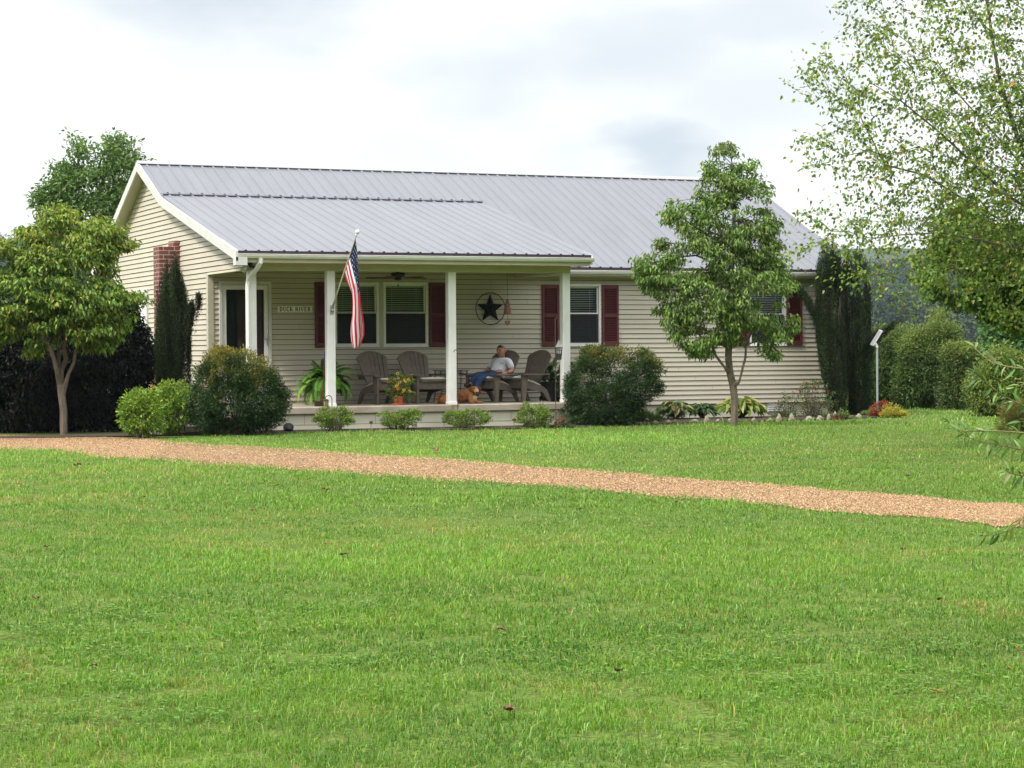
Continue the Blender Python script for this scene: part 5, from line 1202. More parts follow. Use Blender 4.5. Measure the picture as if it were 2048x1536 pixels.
AZ = [(.20, .32, .05, 4), (.12, .21, .035, 3), (.32, .40, .07, 2), (.16, .15, .04, .6)]
for k, (poly, b, la) in enumerate([
    ([(627, 838), (632, 822), (650, 816), (680, 817), (700, 830), (706, 845), (690, 855), (640, 857)], 668, 'low bright azalea in front of the second porch post'),
    ([(754, 830), (770, 824), (785, 828), (805, 820), (845, 824), (838, 838), (822, 852), (790, 858), (770, 848)], 802, 'low spreading azalea below the flower pot'),
    ([(885, 832), (902, 826), (915, 822), (935, 820), (960, 818), (980, 828), (975, 842), (950, 856), (915, 856), (900, 846)], 934, 'low spreading azalea below the lying dog'),
    ([(1040, 822), (1045, 804), (1060, 802), (1064, 816), (1078, 808), (1092, 812), (1104, 828), (1106, 848), (1090, 858), (1062, 856), (1035, 846), (1030, 840)], 1074, 'taller upright azalea below the empty chair')]):
    bush('azalea', la, 'bush', poly, b, -.55 if k < 3 else -.6, 120, 30, .06, (.024, .040), (.010, .016), AZ, seed=70+k, group='small azaleas along the porch foundation', stems=34, down=-.3, twig=.003)
YG = [(.24, .38, .045, 4), (.15, .28, .035, 3), (.38, .46, .06, 2), (.06, .13, .025, 2)]
bush('shrub', 'bright yellow green leafy shrub left of the porch step', 'bush', [(243, 840), (248, 810), (262, 790), (285, 780), (310, 790), (322, 820), (325, 850), (305, 866), (260, 862)], 288, -1.1, 200, 26, .10, (.035, .06), (.016, .026), YG, seed=81, stems=20)
bush('shrub', 'taller yellow green shrub between the evergreen and the dark nandina', 'bush', [(305, 800), (318, 775), (345, 768), (370, 772), (390, 785), (395, 815), (385, 838), (355, 858), (322, 862), (310, 840)], 350, -.35, 240, 26, .10, (.035, .06), (.016, .026), YG, seed=82, stems=20, tip=([(.36, .20, .06, 1), (.24, .28, .05, 2)], 1.0, .5))
# low flat stone by the drive
p = atG(333, 871); pv = MB(); pv.bbox((p[0]-.28, p[1]-.1, p[2]-.03), (p[0]+.3, p[1]+.3, p[2]+.055), .015); o = pv.build('paving_slab', concrete); tag(o, 'flat grey paving slab where the grass meets the driveway', 'paving slab')
# evergreens ------------------------------------------------------
EV = [(.010, .022, .007, 5), (.018, .036, .010, 3), (.05, .085, .02, 1.3), (.028, .024, .012, 1)]
def column(name, label, poly, bpx, Y, n, seed, extra=(), per=44):
    r = np.random.default_rng(seed); X = Xpx(bpx, Y, -.4); g = float(ground(X, Y)); D = Dof((X, Y, g)); t = thing(name, label, 'evergreen', (X, Y, g))
    pts, x, y, v, tt = crown_pts(poly, D, n, .9, r=r); pts[:, 2] = np.maximum(pts[:, 2], g+.1)
    # vertical sprays: each target gives a short rising twig set with needles
    k = len(pts); m = per; f = r.uniform(-1, .6, (k, m, 1)); c = pts[:, None, :]+f*np.array([0, 0, .22])+r.normal(0, .016, (k, m, 3)); c = c.reshape(-1, 3)
    for ex in extra:
        P0 = np.array([atD(a, b, D-.2) for a, b in ex]); 
        uu = r.uniform(0, len(P0)-1.001, 4200); ii = uu.astype(int); ff = (uu-ii)[:, None]; w_ = .075*(1-uu/len(P0)*.65)[:, None]
        c = np.vstack([c, P0[ii]*(1-ff)+P0[ii+1]*ff+r.normal(0, 1, (4200, 3))*w_*.7])
    pl_ = vnoise(c[:, 0]*1.0+c[:, 2]*.05, c[:, 1]+c[:, 2]*.11, .085, seed)+.6*vnoise(c[:, 0]+c[:, 1], c[:, 2]*.35, .14, seed+5); kp = r.uniform(0, 1, len(c)) < .75+1.1*pl_; c = c[kp]; pl_ = pl_[kp]
    c[:, 2] = np.maximum(c[:, 2], g+.03); n_ = len(c); d = r.normal(0, .36, (n_, 3)); d[:, 2] += .8
    a_, f_, cc = leaf_arrays(c, d, nrm(r.normal(0, 1, (n_, 3))), r.uniform(.028, .055, n_), r.uniform(.006, .010, n_), palette(n_, EV, .25, r)*np.clip(1+1.1*pl_, .35, 2.2)[:, None])  # plume noise darkens needles too, painting shade into the gaps
    mesh_np('foliage', a_, [f_], LEAF, t, cols=cc)
    mb = MB(); b = np.array([X, Y, g-.05])
    for q in r.choice(k, 26, False): e = pts[q]; mb.tube([b+r.normal(0, .04, 3)*[1, 1, 0], (b*.45+e*.55)*[1, 1, .9]+np.array([0, 0, .1])*0, e], [.022, .012, .005], 5, cap=False)
    for ex in extra:
        P0 = [atD(a, b_, D-.2) for a, b_ in ex]; mb.tube(P0, [.014]+[.008]*(len(P0)-1), 5, cap=False)
    mb.build('trunk', bark, t); return t
yE = float(atX(350, 700, XG)[1])
column('columnar_yew', 'dark columnar evergreen covering the brick chimney', [(314, 770), (311, 700), (312, 640), (316, 590), (323, 560), (330, 535), (336, 518), (345, 512), (355, 530), (360, 552), (368, 572), (374, 600), (379, 640), (381, 700), (380, 770), (372, 800), (320, 800)], 347, 1.35, 1500, 91, extra=[[(374, 668), (384, 640), (394, 612), (397, 592)], [(378, 640), (383, 625), (385, 610)]])
column('columnar_yew', 'left of two tall dark columnar evergreens hiding the house corner', [(1633, 545), (1637, 520), (1643, 492), (1655, 486), (1668, 492), (1680, 508), (1684, 560), (1690, 640), (1695, 720), (1690, 800), (1686, 848), (1668, 848), (1652, 780), (1636, 700), (1631, 620)], 1680, 1.3, 1900, 92, extra=[[(1648, 680), (1632, 640), (1612, 600), (1592, 576), (1588, 566)], [(1655, 700), (1630, 630), (1602, 580)]])
column('columnar_yew', 'right of two tall dark columnar evergreens beside the solar lamp', [(1676, 560), (1686, 525), (1702, 510), (1715, 508), (1730, 520), (1738, 550), (1744, 610), (1746, 690), (1744, 760), (1736, 810), (1724, 846), (1700, 850), (1690, 780), (1684, 700), (1680, 620)], 1712, 1.5, 1900, 93, extra=[[(1725, 690), (1752, 672), (1775, 660), (1803, 640)], [(1718, 700), (1745, 682), (1770, 668)]])
# ---- left dark bush (plum coloured) ----
PL = [(.008, .010, .006, 3), (.006, .004, .005, 6), (.010, .007, .008, 3), (.008, .012, .006, 3), (.02, .018, .015, .5)]
def big_tree(name, label, poly, trunk, D, n, per, rc, L0, W0, pal, seed, thick=.8, flat=.7, down=.5, outw=.4, rtip=.006, rbase=None, alpha=.35, m=bark, power=.45, ntar=None, tip=None, curve=.25, jit=.45, forks=None, step=.3, group=None, up=(0, -.2, 1), leafm=None, gap=.8):
    r = np.random.default_rng(seed); b = np.array(trunk[0]); t = thing(name, label, 'tree', tuple(b), group=group)
    pts, x, y, v, tt = crown_pts(poly, D, n, thick, gap, r=r); pts[:, 2] = np.maximum(pts[:, 2], b[2]+.15)
    tg = pts if ntar is None else pts[r.choice(len(pts), min(ntar, len(pts)), False)]
    bark_tree(t, trunk, tg, r, rtip, power, alpha, step, m, rbase, forks=forks)
    c, o = foliage(pts, per, rc, flat, r); ctr = pts.mean(0); tipf = None
    if tip:
        zlo, zhi = np.percentile(c[:, 2], 2), c[:, 2].max()
        def tipf(cols, c):
            u = (c[:, 2]-zlo)/(zhi-zlo); nz = vnoise(c[:, 0]+c[:, 1], c[:, 2], .3, seed)*.6+r.uniform(-.3, .3, len(c)); k = np.clip((u*.5+nz*.8-tip[1])*3, 0, 1)[:, None]*tip[2]
            return cols*(1-k)+palette(len(c), tip[0], .15, r)*k
    leafy('crown', t, c, o+(c-ctr)*.15, r, L0, W0, pal, down, outw, up, jit, curve, tipcol=tipf, m=leafm); return t, pts
Dp = Dof(atG(150, 869))+1.0
b0 = atG(150, 866); b0 = np.array([b0[0], b0[1]+1.0, b0[2]])
big_tree('plum_tree', 'broad purple black plum shrub reaching the ground left of the side door', [(-140, 640), (0, 640), (60, 650), (200, 640), (240, 600), (262, 610), (272, 640), (290, 665), (300, 700), (303, 730), (296, 758), (275, 775), (262, 800), (245, 860), (200, 868), (170, 862), (120, 868), (60, 868), (0, 868), (-140, 868)], [b0, b0+[0, 0, .25], b0+[.05, 0, .55]], Dp, 2700, 40, .17, (.05, .08), (.022, .034), PL, 101, thick=.55, rbase=.09, ntar=300, m=mat('dark_bark', (.03, .022, .02), .9), rtip=.007, gap=.2)
# ---- left dogwood ----
DW = [(.20, .32, .05, 4), (.12, .22, .035, 3), (.32, .39, .06, 2), (.06, .13, .028, 2.5)]
DWT = ([(.36, .36, .06, 3), (.36, .22, .07, .8), (.30, .38, .06, 3)], .30, .7)
Dl = Dof(atG(128, 874)); T = lambda px, py, dd=0: atD(px, py, Dl+dd)
trk = [T(128, 877), T(127, 850), T(127, 820), T(123, 790), T(120, 768)]
fk = [(4, T(113, 740, -.1), T(106, 712, -.15), T(98, 690, -.2), T(80, 665, -.2)), (4, T(124, 740, .1), T(132, 718, .15), T(128, 695, .1), T(135, 660, .1)), (3, T(137, 748), T(148, 725, .05), T(152, 700), T(165, 672)), (4, T(117, 735, .3), T(118, 700, .5), T(112, 660, .6))]
big_tree('dogwood', 'yellow green dogwood with a slim forked trunk at the left of the driveway', [(-120, 660), (-130, 560), (-60, 505), (5, 492), (40, 500), (62, 452), (82, 455), (95, 415), (112, 402), (135, 415), (150, 425), (168, 418), (185, 440), (205, 448), (238, 445), (244, 462), (218, 478), (214, 508), (258, 478), (256, 500), (232, 520), (218, 545), (240, 575), (275, 585), (292, 598), (288, 612), (262, 618), (245, 640), (238, 668), (215, 690), (170, 700), (120, 682), (70, 705), (20, 680), (-40, 700), (-110, 690)], trk, Dl, 900, 44, .20, (.05, .10), (.024, .046), DW, 102, thick=.75, flat=.45, down=.75, rbase=.062, ntar=420, tip=DWT, forks=fk, gap=1.0)
# tree behind the roof
Db = 62.; tb0 = atD(190, 745, Db)
big_tree('background_tree', 'darker green tree rising behind the left end of the roof', [(105, 480), (88, 470), (76, 395), (90, 385), (112, 365), (106, 335), (140, 325), (134, 292), (150, 268), (166, 266), (182, 282), (198, 278), (210, 290), (225, 276), (240, 282), (262, 285), (270, 300), (300, 330), (310, 480), (280, 560), (120, 560)], [tb0, atD(190, 600, Db), atD(188, 480, Db)], Db, 420, 44, .42, (.10, .17), (.05, .08), [(.12, .21, .05, 4), (.07, .14, .035, 3), (.19, .29, .08, 2)], 103, gap=1.0, thick=.8, rbase=.2, ntar=160, rtip=.02, step=.8, down=.1)
# ---- right dogwood ----
Dr = Dof(atG(1468, 853)); T = lambda px, py, dd=0: atD(px, py, Dr+dd)
trk = [T(1468, 856), T(1469, 830), T(1470, 800), T(1466, 770), T(1460, 745), T(1457, 715), T(1458, 690), T(1462, 640)]
fk = [(4, T(1448, 733, -.1), T(1432, 712, -.15), T(1424, 690, -.2), T(1400, 672, -.2)), (3, T(1478, 765, -.1), T(1485, 738, -.15), T(1491, 715, -.1), T(1492, 690), T(1505, 660)), (7, T(1462, 560), T(1466, 480), T(1470, 400), T(1465, 330))]
DW2 = [(.19, .31, .06, 4), (.12, .21, .045, 4), (.29, .40, .10, 2), (.05, .10, .025, 2.5)]
big_tree('dogwood', 'full leafy dogwood on a forked trunk in front of the right window', [(1418, 322), (1425, 295), (1440, 285), (1458, 292), (1476, 292), (1482, 308), (1476, 330), (1488, 322), (1508, 318), (1514, 332), (1508, 352), (1522, 362), (1538, 366), (1542, 392), (1536, 425), (1552, 445), (1560, 452), (1556, 500), (1548, 520), (1585, 545), (1592, 590), (1572, 612), (1590, 660), (1578, 672), (1565, 705), (1540, 712), (1515, 690), (1490, 688), (1450, 690), (1418, 712), (1395, 715), (1370, 690), (1340, 676), (1345, 665), (1318, 652), (1310, 640), (1330, 625), (1300, 590), (1282, 558), (1272, 528), (1300, 520), (1322, 530), (1306, 490), (1310, 478), (1345, 470), (1334, 432), (1336, 410), (1350, 398), (1398, 420), (1400, 372)], trk, Dr, 660, 42, .17, (.045, .095), (.020, .040), DW2, 104, gap=.75, thick=.7, flat=.5, down=.85, rbase=.062, ntar=420, forks=fk, tip=([(.15, .19, .05, 3), (.18, .15, .06, 1)], .35, .6))
# ---- bed plants to the right of the porch
HO = [(.20, .28, .06, 3), (.28, .34, .07, 3), (.12, .20, .04, 2), (.36, .34, .12, 1)]; HOV = [(.10, .17, .04, 3), (.26, .28, .08, 2), (.34, .30, .14, 1.5), (.05, .10, .03, 3)]
def hosta(label, bpx, Y, wpx, hpx, n, pal, seed, L=(.15, .24), W=(.08, .13), group=None):
    r = np.random.default_rng(seed); X = Xpx(bpx, Y, -.4); g = float(ground(X, Y)); t = thing('hosta', label, 'plant', (X, Y, g), group=group); sc = Dof((X, Y, g))/F
    rad = wpx*sc/2; h = hpx*sc; az = r.uniform(0, 6.28, n); q = r.uniform(.1, 1, n)**.6; el = 1.25-q*.95
    base = np.array([X, Y, g+.02]); tip = base+np.stack([np.cos(az)*q*rad*.72, np.sin(az)*q*rad*.6, h*(.95-.45*q*q)*r.uniform(.8, 1.1, n)], -1)
    d = np.stack([np.cos(az)*.8, np.sin(az)*.8, -.15+.3*(1-q)], -1)+r.normal(0, .15, (n, 3))
    a_, f_, cc = leaf_arrays(tip, d, nrm(r.normal(0, .2, (n, 3))+[0, -.15, 1]), r.uniform(*L, n), r.uniform(*W, n), palette(n, pal, .15, r), .16, .45); mesh_np('leaves', a_, [f_], LEAF, t, cols=cc)
    mb = MB()
    for i in range(n): mb.tube([base, base*.4+tip[i]*.6+np.array([0, 0, .03]), tip[i]], .004, 4, cap=False)
    mb.build('stems', MATS['green_stem'], t); return t
hosta('bright yellow green hosta clump behind the trunk of the forked dogwood', 1482, 1.05, 104, 44, 190, HO, 201, group='hostas in the bed')
hosta('cream edged hosta with browned leaves between the big dark nandina and the dogwood', 1352, 1.0, 82, 40, 130, HOV, 202, L=(.11, .18), W=(.055, .09), group='hostas in the bed')
hosta('dark green low hosta beside the cream edged hosta', 1404, 1.15, 62, 32, 90, [(.05, .10, .035, 3), (.09, .15, .05, 2)], 203, L=(.10, .17), W=(.05, .08), group='hostas in the bed')
bush('low_fern', 'small dark feathery plant behind the cream edged hosta', 'plant', [(1318, 835), (1322, 812), (1335, 803), (1352, 806), (1366, 820), (1368, 838)], 1342, 1.5, 60, 24, .06, (.03, .06), (.006, .01), [(.03, .07, .02, 3), (.05, .10, .03, 2)], seed=204, stems=12, down=-.2)
bush('day_lily', 'low grassy green clump at the right foot of the big dark nandina', 'plant', [(1248, 856), (1258, 835), (1278, 822), (1300, 826), (1316, 842), (1318, 857)], 1284, .35, 60, 26, .08, (.07, .13), (.007, .011), [(.08, .16, .03, 3), (.14, .22, .05, 2), (.04, .09, .02, 2)], seed=205, stems=8, down=-.35)
RB = [(.10, .17, .05, 3), (.06, .11, .03, 3), (.16, .20, .07, 1.5), (.18, .07, .05, .8)]
t_, pts_ = bush('rose_bush', 'loose airy rose bush with reddish tips left of the tall evergreens', 'bush', [(1588, 790), (1592, 772), (1610, 766), (1640, 762), (1662, 778), (1676, 800), (1672, 838), (1650, 852), (1612, 854), (1596, 835), (1590, 812)], 1625, .95, 120, 18, .09, (.028, .045), (.013, .02), RB, seed=206, stems=50, down=-.05, twig=.003)
def blooms(t, lst, Y, col, rad, seed):
    r = np.random.default_rng(seed); P_ = []; A_ = []; CC = []
    for (px, py) in lst:
        c = atY(px, py, Y)
        for k in range(14): d = nrm(r.normal(0, 1, 3)+[0, -.3, .3]); P_.append(c+d*rad*.2); A_.append(d); CC.append(np.array(col)*(1+r.normal(0, .15)))
    a_, f_, cc = leaf_arrays(np.array(P_), np.array(A_), nrm(r.normal(0, 1, (len(P_), 3))), rad, rad*.8, np.array(CC)); mesh_np('blooms', a_, [f_], PETAL, t, cols=cc)
blooms(t_, [(1612, 767), (1625, 775), (1640, 764), (1600, 782), (1655, 783)], .75, (.35, .05, .05), .03, 1)
t_, _ = bush('rose_bush', 'thin upright rose bush in front of the crawlspace vent', 'bush', [(1548, 850), (1552, 822), (1562, 800), (1570, 786), (1582, 784), (1588, 806), (1590, 835), (1584, 852)], 1570, .95, 55, 16, .08, (.028, .045), (.013, .02), RB, seed=207, stems=24, down=-.1, twig=.003)
t_, _ = bush('rose_bush', 'small red rose plant at the foot of the porch corner', 'bush', [(1106, 852), (1108, 836), (1118, 826), (1130, 828), (1136, 845), (1132, 856)], 1120, -.75, 30, 14, .05, (.028, .04), (.013, .02), RB, seed=208, stems=12, twig=.003)
blooms(t_, [(1114, 842), (1125, 838)], -.85, (.55, .05, .05), .03, 2)
t_, _ = bush('coneflower', 'dark crimson bloom on a low stem in front of the tall evergreens', 'flower', [(1655, 852), (1660, 836), (1675, 832), (1690, 838), (1694, 852)], 1674, .4, 26, 12, .05, (.03, .05), (.012, .018), RB, seed=209, stems=10, twig=.003)
blooms(t_, [(1672, 837), (1676, 840), (1669, 841)], .3, (.22, .01, .05), .06, 3)
RN = [(.50, .16, .04, 3), (.60, .32, .05, 2), (.32, .07, .04, 2.5), (.36, .40, .06, 2.5), (.65, .48, .08, 1)]
bush('compact_nandina', 'dark red dwarf nandina at the foot of the solar lamp', 'bush', [(1741, 842), (1744, 818), (1752, 806), (1762, 802), (1772, 810), (1776, 830), (1770, 845)], 1757, .95, 90, 30, .07, (.03, .05), (.009, .014), [(.34, .07, .035, 3), (.20, .035, .03, 3), (.45, .16, .05, 1)], seed=210, stems=12)
bush('compact_nandina', 'yellow green dwarf nandina with orange edges right of the dark red one', 'bush', [(1760, 844), (1764, 820), (1774, 808), (1790, 805), (1803, 814), (1809, 830), (1808, 842), (1795, 847), (1775, 848)], 1786, .6, 120, 30, .07, (.03, .05), (.009, .014), [(.50, .18, .04, 1.6), (.42, .46, .06, 3), (.28, .36, .05, 3), (.60, .40, .06, 1.5)], seed=213, stems=14)
bush('sedum', 'small pale green mound between the evergreens and the red dwarf nandina', 'plant', [(1724, 850), (1728, 832), (1738, 826), (1748, 830), (1752, 848)], 1738, 1.2, 40, 22, .05, (.03, .05), (.012, .018), [(.20, .30, .07, 3), (.14, .24, .05, 2)], seed=211, stems=8)
bush('sweet_shrub', 'small green sprig growing between the two tall evergreens', 'plant', [(1678, 848), (1681, 828), (1688, 818), (1696, 830), (1698, 848)], 1688, .4, 24, 16, .05, (.03, .05), (.015, .022), [(.22, .30, .06, 3), (.14, .22, .05, 2)], seed=212, stems=8)
# edging stones
sx_list = [(1310, 855, 15, 6), (1337, 853, 13, 6), (1350, 852, 9, 6), (1388, 853, 16, 6), (1413, 851, 11, 9), (1436, 853, 9, 5), (1462, 853, 12, 6), (1507, 852, 8, 7), (1540, 853, 10, 5), (1558, 853, 13, 10), (1583, 853, 13, 11), (1618, 853, 17, 8), (1640, 853, 15, 8), (1658, 852, 10, 9), (1670, 852, 12, 11), (1690, 851, 14, 8), (1718, 850, 14, 8)]
looks = ['flat pale edging stone nearest the big dark nandina', 'low grey edging stone below the cream edged hosta', 'tiny grey edging stone beside the cream edged hosta', 'wide flat edging stone left of the dogwood trunk', 'pointed pale edging stone left of the dogwood trunk', 'small low edging stone just left of the dogwood trunk', 'flat edging stone at the foot of the dogwood trunk', 'small pointed edging stone right of the dogwood trunk', 'low edging stone below the right side of the bright hosta', 'tall pointed tan edging stone below the crawlspace vent', 'taller peaked tan edging stone left of the rose bush', 'wide low grey edging stone below the rose bush', 'rounded grey edging stone at the right foot of the rose bush', 'narrow upright edging stone left of the crimson bloom', 'upright edging stone under the crimson bloom', 'wide tan edging stone below the tall evergreens', 'last rounded edging stone below the right evergreen']
for k, ((px, py, wp, hp_), lk) in enumerate(zip(sx_list, looks)):
    Y = -.42+.062*k; X = Xpx(px, Y, -.4); g = float(ground(X, Y)); sc = Dof((X, Y, g))/F; r = np.random.default_rng(300+k)
    bm = bmesh.new(); bmesh.ops.create_icosphere(bm, subdivisions=3, radius=1); off = r.uniform(0, 9, 3)
    for v in bm.verts:
        c = v.co; nz = 1+.22*math.sin(c.x*3+off[0])*math.cos(c.y*2.5+off[1])+.12*math.sin(c.z*6+off[2]+c.x*4); pk = 1-.45*max(0, c.z)*(abs(c.x)) 
        v.co = Vector((c.x*wp*sc*.55*nz*pk, c.y*wp*sc*.4*nz, (c.z*.9*nz)*hp_*sc*(1.15 if hp_ > 8 else .9)+.01))
    me = bpy.data.meshes.new('edging_stone'); bm.to_mesh(me); bm.free(); me.materials.append(stonem); o = bpy.data.objects.new('edging_stone', me); C.objects.link(o); o.location = (X, Y, g+.015)
    me.polygons.foreach_set('use_smooth', [True]*len(me.polygons)); tag(o, lk, 'stone', 'stones edging the flower bed')
# solar lamp on a pole
Yl = 1.0; Xl = Xpx(1754.5, Yl, 0); g = float(ground(Xl, Yl)); sl_t = thing('solar_lamp', 'tilted flat solar lamp on a thin grey pole behind the red dwarf nandina', 'lamp', (Xl, Yl, g)); Zl = lambda py: WZ(1754, py, Yl)
mb = MB(); mb.tube([(Xl, Yl, g-.05), (Xl, Yl, Zl(690))], .021, 10); mb.build('pole', mat('galvanised', (.36, .40, .42), .5, .3), sl_t, smooth=True)
M_ = Matrix.Translation((Xl+.0, Yl, Zl(674))) @ Matrix.Rotation(R_(-23), 4, 'Z') @ Matrix.Rotation(R_(-58), 4, 'Y') @ Matrix.Rotation(R_(24), 4, 'X')
mb = MB(); mb.bbox((-.19, -.062, -.012), (.15, .062, .014), .01, M_); mb.build('lamp_head', mat('lamp_silver', (.50, .48, .50), .4, .2), sl_t)
mb = MB(); mb.bbox((-.17, -.05, .0145), (.13, .05, .019), .002, M_); mb.build('solar_panel', mat('panel_glass', (.30, .31, .33), .2, .1), sl_t)
mb = MB(); mb.tube([(Xl, Yl, Zl(695)), tuple(M_ @ Vector((-.12, 0, -.02)))], [.03, .035], 8); mb.build('bracket', white, sl_t)
# ---- shrubs across the lawn on the right
HG = [(.085, .165, .034, 4), (.05, .105, .024, 4), (.15, .22, .045, 2), (.035, .065, .018, 2), (.20, .18, .07, .6)]
def hedge(label, poly, bx, D, n, per, seed, pal=HG, rc=.26, L=(.04, .075), W=(.016, .030), name='large_shrub', tip=None, thick=.8, down=.1, group='large shrubs along the far side of the lawn'):
    b = atD(bx, 820, D); g = float(ground(b[0], b[1])); r = np.random.default_rng(seed); t = thing(name, label, 'bush', (b[0], b[1], g), group=group)
    pts, x, y, v, tt = crown_pts(poly, D, n, thick, .6, r=r); pts[:, 2] = np.maximum(pts[:, 2], g+.05); c, o = foliage(pts, per, rc, .8, r); c[:, 2] = np.maximum(c[:, 2], g+.02)
    tipf = None
    if tip:
        zlo, zhi = np.percentile(c[:, 2], 2), np.percentile(c[:, 2], 98)
        def tipf(cols, c):
            u = (c[:, 2]-zlo)/(zhi-zlo); k = np.clip((u+r.uniform(-.25, .25, len(c))+.35*vnoise(c[:, 0], c[:, 2], .5, seed)-tip[1])*2.5, 0, 1)[:, None]*tip[2]; return cols*(1-k)+palette(len(c), tip[0], .15, r)*k
    leafy('foliage', t, c, o+(c-pts.mean(0))*.15, r, L, W, pal, down, .6, (0, -.25, 1), .5, .2, tipcol=tipf)
    bark_tree(t, [np.array([b[0], b[1], g-.05]), np.array([b[0], b[1], g+.4])], pts[r.choice(n, 60, False)], r, .008, .45, .35, .6, bark, .06, name='stems'); return t
TP = ([(.22, .28, .06, 3), (.17, .25, .045, 3), (.26, .24, .08, 1)], .70, .7)
hedge('tall shrub directly behind the solar lamp', [(1722, 822), (1728, 740), (1738, 690), (1752, 668), (1775, 660), (1800, 655), (1818, 672), (1828, 720), (1832, 822)], 1778, 47, 560, 75, 301, tip=TP)
hedge('tall shrub with long upright shoots in the middle of the far row', [(1800, 822), (1805, 740), (1812, 690), (1835, 655), (1852, 662), (1872, 628), (1882, 622), (1888, 660), (1905, 655), (1912, 700), (1918, 822)], 1858, 46, 560, 75, 302, tip=TP)
hedge('brownish shrub at the right end of the far row', [(1888, 822), (1892, 740), (1900, 700), (1922, 690), (1940, 690), (1952, 720), (1966, 730), (1972, 822)], 1930, 45, 440, 75, 303, pal=HG+[(.18, .13, .06, 2)], tip=TP)
hedge('bright yellow green shrub behind the long leaved branches', [(1945, 822), (1950, 745), (1966, 712), (1990, 698), (2010, 700), (2028, 720), (2050, 735), (2120, 740), (2130, 822)], 2020, 40, 450, 75, 304, pal=[(.20, .28, .05, 4), (.12, .19, .035, 3), (.28, .32, .07, 2), (.05, .09, .02, 2)], group=None)
hedge('mid green leafy sapling clump under the dark lower crown', [(1968, 720), (1966, 660), (1980, 632), (2005, 640), (2030, 655), (2060, 640), (2180, 660), (2200, 800), (1990, 760)], 2050, 55, 420, 60, 305, pal=[(.09, .20, .05, 4), (.06, .13, .035, 3), (.16, .28, .08, 2)], rc=.35, L=(.1, .16), W=(.05, .08), group=None)
hedge('dry tan weeds at the right edge of the far lawn', [(1992, 858), (2000, 826), (2015, 812), (2040, 806), (2100, 800), (2120, 870)], 2050, 33, 130, 40, 306, pal=[(.30, .26, .09, 3), (.20, .24, .06, 3), (.26, .15, .06, 1)], rc=.12, L=(.07, .12), W=(.006, .012), name='weeds', down=-.5, group=None)
hedge('low green growth at the left edge beyond the driveway', [(-160, 862), (-160, 825), (-60, 818), (0, 822), (14, 835), (16, 860)], -40, 50, 100, 40, 307, pal=[(.16, .26, .05, 4), (.10, .18, .04, 3)], group=None)
# ---- the big birch on the right
Dbi = 27.5; BI = [(.21, .32, .055, 4), (.14, .23, .045, 4), (.31, .38, .08, 2), (.08, .13, .035, 1.5), (.45, .22, .04, .25), (.42, .38, .07, .3)]
T = lambda px, py, dd=0: atD(px, py, Dbi+dd); r = np.random.default_rng(401)
b0 = T(2150, 880); b0[2] = float(ground(b0[0], b0[1]))
bt = thing('birch_tree', 'tall river birch with long fine branches reaching in from the right edge', 'tree', tuple(b0))
poly = [(1690, -60), (1672, 10), (1690, 40), (1662, 70), (1668, 92), (1640, 100), (1590, 135), (1562, 160), (1600, 190), (1640, 205), (1658, 225), (1662, 250), (1625, 262), (1588, 272), (1612, 300), (1606, 332), (1640, 345), (1680, 358), (1672, 388), (1730, 392), (1745, 420), (1700, 415), (1640, 420), (1575, 422), (1600, 438), (1640, 450), (1620, 470), (1560, 510), (1590, 520), (1640, 505), (1690, 500), (1690, 530), (1660, 560), (1700, 570), (1740, 560), (1790, 585), (1830, 640), (1850, 600), (1870, 570), (1900, 585), (1950, 600), (2000, 640), (2060, 660), (2500, 680), (2600, 100), (2500, -300), (1700, -300)]
trk = [b0, T(2148, 760), T(2140, 640), T(2125, 540), T(2100, 440), T(2070, 360), T(2040, 290)]
fk = [(6, T(2015, 215, -.1), T(1998, 150, -.2), T(1985, 80, -.2), T(1975, 10, -.3), T(1960, -70, -.3)), (5, T(2010, 290, .4), T(1950, 225, .7), T(1900, 170, .9), T(1850, 110, 1.1)), (4, T(2020, 395, -.5), T(1950, 330, -.8), T(1880, 265, -1.0), T(1800, 200, -1.2), T(1740, 165, -1.2)), (4, T(2120, 300, .6), T(2140, 180, .8), T(2150, 40, 1.0)), (3, T(2020, 450, .5), T(1930, 400, .6), T(1850, 350, .6), T(1770, 330, .5)), (3, T(2040, 500, -.4), T(1960, 480, -.6), T(1880, 465, -.7), T(1800, 470, -.8)), (5, T(2080, 260, -.5), T(2075, 150, -.9), T(2060, 30, -1.1))]
nodes = [np.array(p) for p in trk]; par = [-1]+list(range(6))
for f in fk:
    prev = f[0]
    for p in f[1:]: nodes.append(np.array(p)); par.append(prev); prev = len(nodes)-1
tg, x, y, v, tt = crown_pts(poly, Dbi, 2300, .55, r=r); tg[:, 2] = np.maximum(tg[:, 2], b0[2]+1.5)
# named tips of the long left hand sprays
tipsx = [(1564, 160), (1592, 130), (1590, 275), (1606, 330), (1612, 300), (1645, 82), (1668, 8), (1672, 388), (1578, 423), (1640, 450), (1562, 512), (1600, 505), (1690, 355), (1660, 240), (1640, 190), (1650, 560), (1700, 590), (1620, 205), (1700, 470), (1760, 590), (1780, 520), (1700, 130), (1640, 270)]
tx_ = crown_pts([(1830, 470), (1900, 300), (1960, 180), (2060, 120), (2300, 100), (2300, 560), (2060, 560), (1900, 540)], Dbi, 900, .4, r=r)[0]; tg = np.vstack([tg, tx_, np.array([T(a, b, r.uniform(-.6, .6)) for a, b in tipsx])])
_MIN[0] = 4; nodes, par, ends = grow(nodes, par, tg, .16, .22, .03, r)
rad = None; mb = MB(); ch_ = {i: .016 for i in range(0)}
rad = branch_mesh(mb, nodes, par, .0021, .49, 5, None); mb.build('trunk', barkg, bt, smooth=True)
